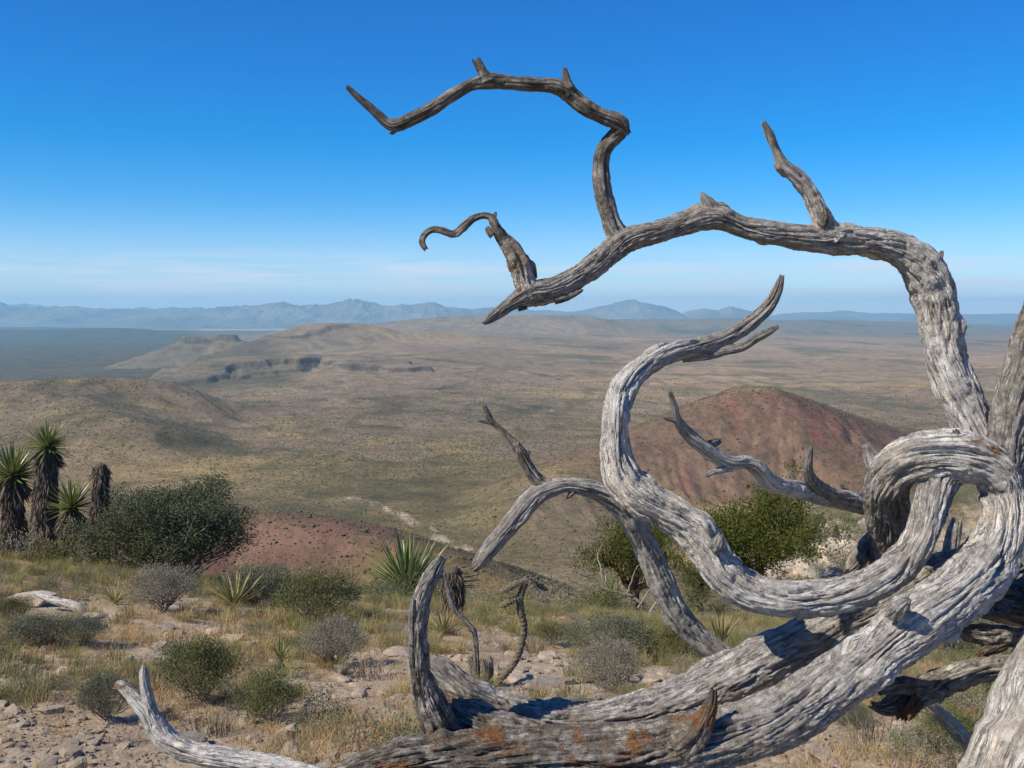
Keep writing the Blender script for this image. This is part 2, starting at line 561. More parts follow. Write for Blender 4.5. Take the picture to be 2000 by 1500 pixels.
FARLOW = PX([(1180, 630, 17000), (1260, 622, 17500), (1330, 624, 18000), (1420, 622, 18500), (1500, 626, 19000), (1600, 624, 20000), (1720, 627, 21000)])
WESTLOW = PX([(-150, 646, 16000), (60, 644, 16500), (180, 641, 16500), (260, 644, 16000), (400, 646, 16000), (560, 647, 16000)])
REG = {}


def profile(d, slope, r0):
    return slope * (np.sqrt(d * d + r0 * r0) - r0)


def H(X, Y, want=False, detail=True):
    X = np.asarray(X, float); Y = np.asarray(Y, float)
    r = np.hypot(X, Y)
    phi = np.arctan2(X, Y)
    pc = np.clip(phi, -0.62, 0.62)
    d = r * np.cos(pc)
    a = np.tan(pc)
    ld = LD(d)
    zn = _look(_NT, a, ld)
    zv = _look(_VT, a, ld)
    w = sstep(math.log(95), math.log(135), ld)
    if detail:
        zn = zn + 0.05 * fbm(X / 1.3, Y / 1.3, 0, 4, 1) * sstep(1.5, 4, r) + 0.35 * fbm(X / 14, Y / 14, 0, 4, 5) * sstep(18, 50, r)
    z = zn * (1 - w) + zv * w
    far = r > 130
    reg = np.zeros(X.shape, int)
    if far.any():
        x, y = X[far], Y[far]
        rr = r[far]
        zz = z[far]
        if detail:
            amp = np.interp(rr, [130, 500, 1200, 2500, 5000, 10000, 20000], [2, 5, 8, 13, 16, 16, 10])
            zz = zz + amp * (1.0 * fbm(x / 330, y / 420, 0, 5, 20) + 0.35 * fbm(x / 70, y / 90, 0, 3, 28)) * 0.75
            zz = zz + np.interp(rr, [1500, 3500, 9000, 16000], [0, 16, 26, 6]) * fbm(x / 900, y / 1500, 0, 4, 33)
        wx = x + 30 * fbm(x / 260, y / 260, 0, 3, 40); wy = y + 30 * fbm(x / 260, y / 260, 0, 3, 44)

        def put(zr, k, name_id):
            nonlocal zz
            rg[zr > zz] = name_id
            zz = smax(zr, zz, k)

        rg = np.zeros(x.shape, int)
        # red cone with gullies running straight down its flank
        dd, cz, tt, sd = poly_dist(x, y, RED_HILL)
        gully = np.abs(perlin(tt / 36 + 0.026 * dd * np.where(sd < 0, -0.2, 1.0) + 0.5 * fbm(x / 90, y / 90, 0, 2, 50), dd / 420, 0, 51)) - 0.28
        gully = gully + 0.35 * (np.abs(perlin(tt / 13 + 0.02 * dd, dd / 160, 3, 54)) - 0.3)
        zr = cz - profile(dd, np.where(sd > 0, 0.52, 0.40), 30) + 10 * gully * sstep(15, 130, dd) + 2.0 * fbm(x / 25, y / 25, 0, 3, 52)
        put(zr, 8, 1)
        dd, cz, tt, sd = poly_dist(x + 8 * fbm(x / 80, y / 80, 0, 3, 60), y + 8 * fbm(x / 80, y / 80, 0, 3, 61), RED_SPUR)
        gully = np.abs(perlin(tt / 38, dd / 260, 0, 62)) - 0.28
        zr = cz - profile(dd, 0.46, 22) + 7 * gully * sstep(8, 70, dd) + 0.8 * fbm(x / 14, y / 14, 0, 3, 63)
        put(zr, 5, 2)
        for pts, sl_, r0_, k_ in ((WEST_RIDGE, 0.27, 90, 30), (WEST_SPUR, 0.30, 45, 18)):
            dd, cz, tt, sd = poly_dist(wx, wy, pts)
            gully = np.abs(perlin(tt / 130, dd / 700, 0, 71)) - 0.28
            zr = cz - profile(dd, sl_, r0_) + 26 * gully * sstep(30, 260, dd) + 4 * fbm(x / 70, y / 70, 0, 4, 72)
            put(zr, k_, 3)
        # stepped limestone mesa: cap, cliff band, bench, second cliff, talus
        dd, cz, tt, sd = poly_dist(wx + 40 * fbm(x / 190, y / 190, 2, 3, 75), wy + 40 * fbm(x / 190, y / 190, 9, 3, 76), MESA)
        e = np.where(sd > 0, 1, 1) * dd - 70 + 150 * (np.abs(perlin(tt / 300, dd / 1500, 0, 77)) - 0.28) * 1.6 + 22 * fbm(x / 55, y / 55, 0, 3, 74)
        cap = np.clip((e + 40) / 110, 0, 1) * 9
        c1 = sstep(60, 66, e) * 8 + sstep(72, 86, e) * 20
        ben = np.clip((e - 86) / 70, 0, 1) * 16
        c2 = sstep(110, 114, e) * 5 + sstep(150, 160, e) * 14 * (0.5 + 0.8 * np.clip(perlin(tt / 300, 1, 2, 78) + .5, 0, 1))
        tal = np.clip(e - 166, 0, None) * 0.34
        zr = cz - cap - c1 - ben - c2 - tal + 10 * (np.abs(perlin(tt / 90, dd / 500, 1, 73)) - 0.3) * sstep(80, 200, e) + 2.5 * fbm(x / 40, y / 40, 0, 3, 79)
        put(zr, 10, 4)
        dd, cz, tt, sd = poly_dist(wx, wy, BUTTE)
        e = dd + 26 * fbm(x / 90, y / 90, 0, 3, 81)
        zr = cz - np.clip(e / 60, 0, 1) * 3 - sstep(40, 50, e) * 34 - np.clip(e - 50, 0, None) * 0.36
        put(zr, 14, 5)
        dd, cz, tt, sd = poly_dist(wx, wy, PLATEAU)
        e = dd + 60 * fbm(x / 300, y / 300, 0, 3, 85)
        zr = cz - np.clip(e, 0, None) * 0.05 - sstep(150, 180, e) * 26 * sstep(900, 300, tt) - np.clip(e - 180, 0, None) * 0.26
        put(zr, 25, 6)
        dd, cz, tt, sd = poly_dist(wx, wy, FARRIDGE)
        e = dd + 160 * fbm(x / 700, y / 700, 0, 4, 87)
        zr = cz - np.clip(e, 0, None) * 0.04 - sstep(150, 230, e) * 32 - np.clip(e - 230, 0, None) * 0.17
        put(zr, 20, 6)
        for pts, sl_ in ((FARLOW, 0.05), (WESTLOW, 0.06)):
            dd, cz, tt, sd = poly_dist(x, y, pts)
            zr = cz - profile(dd, sl_, 500) + 22 * fbm(x / 900, y / 900, 0, 4, 91)
            put(zr, 25, 6)
        z[far] = zz
        reg[far] = rg
    return (z, reg) if want else z


def hit(px, row, lo=2.2, hi=4000.0):
    """Where the sight line through a photo pixel meets the ground."""
    d = np.exp(np.linspace(math.log(lo), math.log(hi), 2500))
    u = (px - 1000.0) / F; v = (row - 750.0) / F
    s = d / (CA - v * SA)
    x = u * s; z = (-SA - v * CA) * s
    h = H(x, d)
    k = np.argmax(z < h)
    if not (z < h).any():
        k = len(d) - 1
    return np.array([x[k], d[k], h[k]])


def size(px_len, p):
    """Metres spanned by px_len photo pixels at point p."""
    return px_len * (p[1] * CA - p[2] * SA) / F


# ---- grid rows and columns
def rows_r(r0, r1, bands, base):
    r = [r0]
    while r[-1] < r1:
        q = base(r[-1])
        for a, b, s in bands:
            if a <= r[-1] < b:
                q = s
        r.append(r[-1] * (1 + q))
    return np.array(r)


PHI = np.concatenate([np.linspace(-math.pi, -0.60, 34)[:-1], np.linspace(-0.60, -0.50, 14)[:-1], np.linspace(-0.50, 0.50, 520), np.linspace(0.50, 0.60, 14)[1:],
                      np.linspace(0.60, math.pi, 34)[1:-1]])


def polar(R, phi):
    n, m = len(R), len(phi)
    X = R[:, None] * np.sin(phi)[None]; Y = R[:, None] * np.cos(phi)[None]
    i = np.arange(n - 1)[:, None] * m
    j = np.arange(m)[None]
    j2 = (j + 1) % m
    q = np.stack([i + j, i + j2, i + m + j2, i + m + j], -1).reshape(-1, 4)[:, ::-1]
    return X.ravel(), Y.ravel(), q


R_NEAR = np.concatenate([[0.25, 0.6, 1.0, 1.4, 1.8], rows_r(2.1, 92, [(2.1, 26, 0.016), (26, 95, 0.022)], lambda r: 0.02)])
R_VAL = rows_r(R_NEAR[-1], 42500, [(92, 330, 0.035), (330, 500, 0.006), (500, 900, 0.02), (1180, 1620, 0.0045), (1620, 1800, 0.008), (1900, 2800, 0.009), (4150, 4280, 0.003), (4280, 4850, 0.0016), (6850, 7120, 0.0022), (7120, 7500, 0.004)],
               lambda r: 0.0115)
R_VAL[0] = R_NEAR[-1]
X, Y, Q = polar(R_NEAR, PHI)
Zg = H(X, Y)
BARE = [(hit(1060, 1352), 0.8), (hit(980, 1322), 0.6), (hit(1110, 1300), 0.7), (hit(1000, 1285), 0.7), (hit(1300, 1345), 0.6), (hit(60, 1440), 0.75), (hit(150, 1480), 0.6), (hit(700, 1345), 0.75), (hit(770, 1290), 0.6), (hit(580, 1340), 0.5), (hit(1040, 1300), 0.55), (hit(1090, 1340), 0.5), (hit(400, 1470), 0.3),
        (hit(960, 1260), 0.7), (hit(1290, 1330), 0.6), (hit(1640, 1440), 0.6), (hit(1560, 1480), 0.5), (hit(250, 1280), 0.7), (hit(320, 1235), 0.8), (hit(90, 1190), 0.9)]


def bare(x, y):
    b = np.zeros(np.shape(x))
    for p, s in BARE:
        b = np.maximum(b, np.exp(-((x - p[0]) ** 2 + ((y - p[1]) * 0.75) ** 2) / (s * s) * 0.9))
    r = np.hypot(x, y)
    b = np.maximum(b, sstep(0.05, 0.4, fbm(x / 1.6, y / 1.6, 0, 4, 101)) * 0.75)
    hillside = sstep(24, 36, r) * sstep(0.22, 0.30, np.arctan2(x, y))
    return np.maximum(b, hillside * 0.8)


lit = 1 - np.clip(bare(X, Y) * 1.25, 0, 1)
litc = np.clip(lit + 0.25 * fbm(X * 3, Y * 3, 0, 3, 103), 0, 1)
me = mesh_np("ground", np.stack([X, Y, Zg], -1), Q, M_SOIL, True, {'litter': ('FLOAT', litc)})
link("ground", me, kind='structure')

# ---- valley
X, Y, Q = polar(R_VAL, PHI)
Zv, REGV = H(X, Y, True)
r = np.hypot(X, Y)
az = np.arctan2(X, Y)


def lerp(a, b, t):
    t = np.asarray(t)[..., None]
    return np.asarray(a) * (1 - t) + np.asarray(b) * t


grey = np.array((0.275, 0.212, 0.142)); olive = np.array((0.170, 0.145, 0.070)); straw = np.array((0.37, 0.275, 0.130)); tan = np.array((0.375, 0.268, 0.165))
darkveg = np.array((0.090, 0.088, 0.048)); redc = np.array((0.172, 0.104, 0.082)); pinkc = np.array((0.245, 0.088, 0.088))
n_a = fbm(X / 420, Y / 600, 0, 5, 110); n_b = fbm(X / 150, Y / 260, 0, 5, 116); n_c = fbm(X / 1500, Y / 2600, 0, 5, 121); n_d = fbm(X / 60, Y / 110, 0, 4, 127)
c = np.tile(grey, (len(X), 1))
c = lerp(c, olive, sstep(-0.15, 0.35, n_a + 0.5 * n_b) * sstep(3600, 1500, r) * 0.85)
c = lerp(c, straw, sstep(0.12, 0.45, n_b - 0.4 * n_a) * sstep(4000, 1600, r) * 0.75)
# open tan plains to the east, blue-grey scrub plains to the west
east = sstep(-0.10, 0.14, az) * sstep(2600, 4200, r)
c = lerp(c, tan, east * (0.55 + 0.45 * sstep(-0.2, 0.3, n_c)))
c = lerp(c, darkveg * 1.4, east * sstep(0.10, 0.40, fbm(X / 700, Y / 2200, 0, 5, 131)) * 0.75)
c = lerp(c, tan, sstep(6500, 7500, r) * sstep(10500, 9000, r) * sstep(-0.18, -0.12, az) * sstep(0.0, -0.06, az) * 0.8)
west = sstep(-0.20, -0.24, az + 0.000008 * (r - 5000)) * sstep(3600, 4600, r)
c = lerp(c, np.array((0.082, 0.078, 0.047)), west * (0.8 + 0.2 * n_c))
c = lerp(c, np.array((0.15, 0.115, 0.08)), west * sstep(0.05, 0.45, fbm(X / 1300, Y / 2600, 0, 5, 137)) * 0.7)
c = lerp(c, np.array((0.115, 0.115, 0.08)), sstep(9500, 17000, r) * (0.45 + 0.25 * n_c))
c = lerp(c, np.array((0.62, 0.58, 0.52)), sstep(22500, 23200, r) * sstep(26500, 25000, r) * sstep(0.05, -0.15, az) * (0.35 + 0.3 * sstep(-.2, .2, n_c)))      # dry salt lake
# yellow grass flat below the yuccas
gp = hit(330, 925, 300)
c = lerp(c, straw * 1.02, np.exp(-(((X - gp[0]) / 260) ** 2 + ((Y - gp[1]) / 230) ** 2)) * (0.75 + 0.25 * n_d))
gp = hit(860, 960, 600)
c = lerp(c, olive * 0.92, np.exp(-(((X - gp[0]) / 230) ** 2 + ((Y - gp[1]) / 220) ** 2)) * 0.85)
gp = hit(1040, 800, 600)
c = lerp(c, darkveg, np.exp(-(((X - gp[0]) / 110) ** 2 + ((Y - gp[1]) / 260) ** 2)) * sstep(-0.4, 0.2, n_d) * 0.95)
for px_, row_, sx_, sy_ in ((1740, 800, 170, 260), (660, 835, 90, 60), (350, 850, 100, 120), (470, 880, 160, 60), (1010, 850, 200, 90), (790, 905, 120, 50)):
    gp = hit(px_, row_, 600)
    c = lerp(c, darkveg * 1.25, np.exp(-(((X - gp[0]) / sx_) ** 2 + ((Y - gp[1]) / sy_) ** 2)) * sstep(-0.3, 0.3, n_d) * 0.55)
# bare red shale on the cone and the spur
rm = np.where(REGV == 1, 0.95, 0.0)
rm = np.where(REGV == 2, 0.95, rm)
dd, cz, tt, sd = poly_dist(X, Y, RED_HILL)
_pk = sum(math.hypot(RED_HILL[i + 1][0] - RED_HILL[i][0], RED_HILL[i + 1][1] - RED_HILL[i][1]) for i in range(6))
crest = sstep(46, 14, dd + 16 * n_d) * (REGV == 1) * sstep(-40, 50, tt - _pk)
rm = np.where(REGV == 1, np.clip(rm * (0.70 + 0.5 * n_b), 0, 1) * sstep(330, 200, dd + 60 * n_b), rm)
dd2, cz2, tt2, sd2 = poly_dist(X, Y, RED_SPUR)
rm = np.where(REGV == 2, rm * sstep(0.0, 1.0, 0.95 + n_d - sstep(60, 10, dd2) * sstep(160, 330, tt2) * 0.7), rm)
cosl = 0
# scrub along drainages and pale grass benches on the plain
st = fbm(X / 850, Y / 420, 0, 5, 181)
plain = sstep(2300, 3200, r) * sstep(13000, 9000, r) * (1 - west)
c = lerp(c, darkveg * 1.15, plain * sstep(0.14, 0.40, st) * 0.55)
c = lerp(c, straw * 1.06, plain * sstep(0.18, 0.45, fbm(X / 1100, Y / 480, 5, 5, 187)) * 0.8)
dr = np.abs(fbm(X / 520, Y / 800, 2, 4, 191))
c = lerp(c, darkveg, sstep(0.05, 0.01, dr) * sstep(700, 1300, r) * sstep(9000, 5000, r) * (1 - west) * 0.5)
_run = lambda pts, n: sum(math.hypot(pts[i + 1][0] - pts[i][0], pts[i + 1][1] - pts[i][1]) for i in range(n))
rm = np.where(REGV == 2, rm * (1 - 0.88 * sstep(_run(RED_SPUR, 4), _run(RED_SPUR, 6), tt2 + 18 * n_d)), rm)
rm = np.where(REGV == 1, rm * sstep(_run(RED_HILL, 1), _run(RED_HILL, 3), tt + 40 * n_b), rm)
c = lerp(c, redc, rm)
pk = sstep(0.12, 0.42, fbm(X / 34, Y / 60, 0, 4, 141)) * rm
gp = hit(1700, 855, 700)
pk = np.maximum(pk * 0.75, np.exp(-(((X - gp[0]) / 110) ** 2 + ((Y - gp[1]) / 90) ** 2)) * (REGV == 1) * sstep(-0.3, 0.2, n_d) * 0.95)
c = lerp(c, pinkc, pk * np.where(REGV == 2, 0.4, 0.85))
c = lerp(c, grey * 0.8, (REGV == 2) * sstep(0.0, 0.4, fbm(X / 40, Y / 60, 4, 4, 199)) * 0.6)
c = lerp(c, np.array((0.225, 0.195, 0.11)), crest * 0.9)
# mesa rock bands
c = lerp(c, np.array((0.24, 0.20, 0.145)), np.isin(REGV, (4, 5)) * 0.6)
c = lerp(c, redc * 1.2, (REGV == 2) * rm * 0.7)
c = c * np.where(REGV == 3, 0.88, 1.0)[:, None]
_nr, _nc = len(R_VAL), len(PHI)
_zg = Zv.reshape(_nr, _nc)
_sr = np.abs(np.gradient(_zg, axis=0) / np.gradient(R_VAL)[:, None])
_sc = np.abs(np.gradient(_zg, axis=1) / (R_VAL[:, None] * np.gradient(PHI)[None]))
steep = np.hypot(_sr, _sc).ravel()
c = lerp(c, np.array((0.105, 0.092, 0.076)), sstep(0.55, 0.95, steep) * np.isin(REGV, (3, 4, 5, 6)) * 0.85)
c = c * (1 + 0.22 * np.isin(REGV, (4, 5, 6)) * perlin(0 * X, X / 900, Zv / 7.0, 145))[:, None]


def band(path, wid, colr, k, lo=300):
    global c
    pts = [hit(*p, lo) for p in path]
    d_, _, t_, _ = poly_dist(X + wid * 1.3 * fbm(X / (wid * 6), Y / (wid * 6), 0, 3, 150), Y, pts)
    g = sstep(wid, wid * 0.35, d_ + wid * 0.9 * fbm(X / (wid * 1.6), Y / (wid * 3.2), 0, 4, 153)) * sstep(-0.22, 0.2, fbm(X / (wid * 2), Y / (wid * 5), 0, 4, 157))
    c = lerp(c, np.array(colr), g * k)


band([(690, 972), (730, 986), (775, 1000), (800, 1016), (832, 1026), (850, 1046), (872, 1060), (905, 1072), (940, 1095), (1000, 1118), (1040, 1128), (1090, 1146), (1150, 1172)], 11.0, (0.55, 0.45, 0.36), 0.8, 560)
band([(555, 965), (600, 975), (660, 975), (700, 980)], 4.0, (0.45, 0.37, 0.31), 0.35, 560)
band([(410, 822), (340, 815), (270, 822)], 8.0, (0.40, 0.31, 0.20), 0.8, 900)
band([(540, 888), (600, 872), (660, 862), (740, 852)], 5.0, (0.42, 0.34, 0.24), 0.7, 700)
band([(1060, 795), (1075, 800), (1085, 806)], 5.0, (0.55, 0.48, 0.42), 0.9, 900)
band([(-10, 742), (20, 735), (48, 745)], 40.0, (0.58, 0.55, 0.5), 0.8, 3600)
dots = np.clip(0.75 + 0.6 * n_a, 0, 1) * np.interp(r, [200, 900, 1600], [0.35, 0.6, 1.0])
dots = dots * np.where(rm > 0.3, 0.8, 1.0)
dots = np.where(r > 20000, 0, dots)
sn = perlin(X / 700, Y / 700, Zv / 6.5, 171)
c = c * (1 - 0.45 * np.exp(-(sn / 0.07) ** 2) * sstep(1500, 2400, r) * sstep(6000, 4800, r) * sstep(-0.1, 0.25, fbm(X / 240, Y / 240, 0, 3, 173)) * sstep(0.05, -0.05, az))[:, None]
c = c * np.array((1.06, 1.0, 0.95)) * (0.82 + 0.16 * n_c + 0.14 * n_a + 0.10 * n_b)[:, None]
valid_cols = {'col': np.concatenate([np.clip(c, 0, 1), np.ones((len(c), 1))], 1), 'dots': dots}

VV = np.stack([X, Y, Zv], -1)
FREG = np.max(REGV[Q], 1)                      # region of each face
full = mesh_np("tmp", VV, Q)
nrm = np.zeros(len(VV) * 3, np.float32)
full.vertices.foreach_get('normal', nrm) if False else full.vertex_normals.foreach_get('vector', nrm)
nrm = nrm.reshape(-1, 3)
bpy.data.meshes.remove(full)
for rid, nm in ((0, "valley"), (1, "red_hill"), (2, "red_hill"), (3, "ridge_hill"), (4, "mesa_hill"), (5, "butte_hill"), (6, "plateau_hill")):
    fs = Q[FREG == rid]
    if not len(fs):
        continue
    ids, inv = np.unique(fs.ravel(), return_inverse=True)
    me = mesh_np(nm, VV[ids], inv.reshape(-1, 4), M_TERR, True, {'col': ('FLOAT_COLOR', valid_cols['col'][ids]), 'dots': ('FLOAT', dots[ids])})
    me.normals_split_custom_set_from_vertices(nrm[ids].tolist())
    link(nm, me, kind='structure')
ZLOW = float(Zv.min())

# ---- far mountain ranges: real ridges 27 to 42 km away
def mountain_mat():
    m, t, out = newmat("mountain_rock")
    geo = N(t, 'ShaderNodeNewGeometry')
    rr = ramp(t, [(0.35, (0.17, 0.15, 0.13)), (0.65, (0.29, 0.26, 0.22))])
    L(t, noise(t, geo.outputs['Position'], 0.0006, 7, 0.65), rr.inputs[0])
    princ(t, out, rr.outputs[0], 0.97, bump(t, noise(t, geo.outputs['Position'], 0.002, 7, 0.7), 0.6, 120), 0.05)
    return m


M_MTN = mountain_mat()


def mountain(name, sky_pts, d, depth, seed, rough=1.0):
    px = np.array([p[0] for p in sky_pts], float); rw = np.array([p[1] for p in sky_pts], float)
    nx = int(max(160, (px[-1] - px[0]) * 0.9)); ny = 60
    pxs = np.linspace(px[0], px[-1], nx)
    crest = np.interp(pxs, px, rw)
    zt = np.array([W(1000, rr_, d)[2] for rr_ in crest])
    xs = (pxs - 1000) / F * d
    y = np.linspace(-1, 1, ny)
    XX = np.repeat(xs[None], ny, 0); YY = d + depth * y[:, None] + 0 * XX
    base = -400.0
    hgt = zt[None] - base
    prof = 1 - np.abs(y)[:, None] ** 1.0
    rid = np.abs(fbm(XX / 1500, YY / 2600, 0, 5, seed)) * 2.2
    prof = prof * (1 - 0.55 * (1 - prof) * np.clip(rid, 0, 1.2)) + 0.0
    jag = 1 + rough * 0.42 * fbm(XX / 900, YY / 1500, 3, 6, seed + 9, 0.6) * (prof > 0) * sstep(0, 900, hgt[0] + base + 330)[None]
    Zm = base + hgt * np.clip(prof, 0, 1) * jag
    i = np.arange(ny - 1)[:, None] * nx; j = np.arange(nx - 1)[None]
    q = np.stack([i + j, i + j + 1, i + nx + j + 1, i + nx + j], -1).reshape(-1, 4)
    link(name, mesh_np(name, np.stack([XX, YY, Zm], -1).reshape(-1, 3), q, M_MTN), kind='structure')


mountain("mountain", [(-420, 612), (-250, 600), (-100, 600), (0, 596), (60, 601), (150, 599), (230, 604), (300, 608), (380, 612), (430, 625)], 31000, 3200, 201)
mountain("mountain", [(235, 624), (270, 616), (300, 612), (340, 608), (375, 610), (400, 616), (430, 624)], 28500, 1600, 211, 0.3)
mountain("mountain", [(370, 625), (400, 603), (440, 597), (490, 594), (520, 595), (560, 589), (590, 592), (625, 595), (660, 591), (690, 590), (715, 587), (740, 592), (765, 596), (800, 598),
                      (835, 592), (860, 597), (900, 599), (960, 601), (1010, 604), (1060, 607), (1120, 609), (1180, 622)], 30500, 3400, 221)
mountain("mountain", [(1080, 622), (1110, 609), (1150, 603), (1185, 595), (1215, 588), (1240, 583), (1265, 588), (1290, 597), (1320, 606), (1345, 622)], 31500, 2600, 231, 0.5)
mountain("mountain", [(1310, 622), (1340, 608), (1372, 602), (1400, 606), (1424, 597), (1450, 603), (1480, 611), (1500, 622)], 32000, 2200, 241, 0.5)
mountain("mountain", [(1470, 622), (1540, 611), (1590, 609), (1640, 606), (1680, 610), (1760, 612), (1900, 613), (2100, 611), (2300, 614)], 36000, 3000, 251)
mountain("mountain", [(-350, 615), (-100, 592), (40, 593), (100, 598), (200, 603), (300, 601), (420, 600), (600, 600), (800, 606), (1000, 606), (1100, 609), (1500, 616)], 37500, 2500, 261)

# ---- thin blue air between here and the mountains
hz_top = 660.0
hb = mesh_np("haze", [(x_, y_, z_) for z_ in (ZLOW - 90, hz_top) for y_ in (-43000, 43000) for x_ in (-43000, 43000)],
             np.array([(0, 2, 3, 1), (4, 5, 7, 6), (0, 1, 5, 4), (2, 6, 7, 3), (0, 4, 6, 2), (1, 3, 7, 5)]), None, False)
hm, ht, ho = newmat("haze_air")
pv = N(ht, 'ShaderNodeVolumePrincipled')
pv.inputs['Color'].default_value = (0.32, 0.73, 1.0, 1)
pv.inputs['Density'].default_value = 0.000031
pv.inputs['Anisotropy'].default_value = 0.1
L(ht, pv.outputs[0], ho.inputs['Volume'])
hb.materials.append(hm)
link("haze", hb, kind='stuff')
# ================================================================ DEAD WOOD
def spline(P, n_per):
    """Catmull-Rom through rows of P (any columns), centripetal-ish by chord length."""
    P = np.asarray(P, float)
    P = np.concatenate([[2 * P[0] - P[1]], P, [2 * P[-1] - P[-2]]])
    out = []
    for i in range(1, len(P) - 2):
        p0, p1, p2, p3 = P[i - 1:i + 3]
        t0 = 0.0
        t1 = t0 + max(np.linalg.norm((p1 - p0)[:3]), 1e-6) ** 0.5
        t2 = t1 + max(np.linalg.norm((p2 - p1)[:3]), 1e-6) ** 0.5
        t3 = t2 + max(np.linalg.norm((p3 - p2)[:3]), 1e-6) ** 0.5
        t = np.linspace(t1, t2, n_per, endpoint=False)[:, None]
        A1 = (t1 - t) / (t1 - t0) * p0 + (t - t0) / (t1 - t0) * p1
        A2 = (t2 - t) / (t2 - t1) * p1 + (t - t1) / (t2 - t1) * p2
        A3 = (t3 - t) / (t3 - t2) * p2 + (t - t2) / (t3 - t2) * p3
        B1 = (t2 - t) / (t2 - t0) * A1 + (t - t0) / (t2 - t0) * A2
        B2 = (t3 - t) / (t3 - t1) * A2 + (t - t1) / (t3 - t1) * A3
        out.append((t2 - t) / (t2 - t1) * B1 + (t - t1) / (t2 - t1) * B2)
    out.append(P[-2][None])
    return np.concatenate(out)


def frames(C):
    T = np.gradient(C, axis=0)
    T /= np.maximum(np.linalg.norm(T, axis=1), 1e-9)[:, None]
    up = np.array([0, 0, 1.]) if abs(T[0, 2]) < 0.9 else np.array([0, 1., 0])
    n = np.cross(T[0], up); n /= np.linalg.norm(n)
    Ns = [n]
    for i in range(1, len(C)):
        n = Ns[-1] - T[i] * np.dot(Ns[-1], T[i])
        n /= np.linalg.norm(n)
        Ns.append(n)
    Ns = np.array(Ns)
    return T, Ns, np.cross(T, Ns)


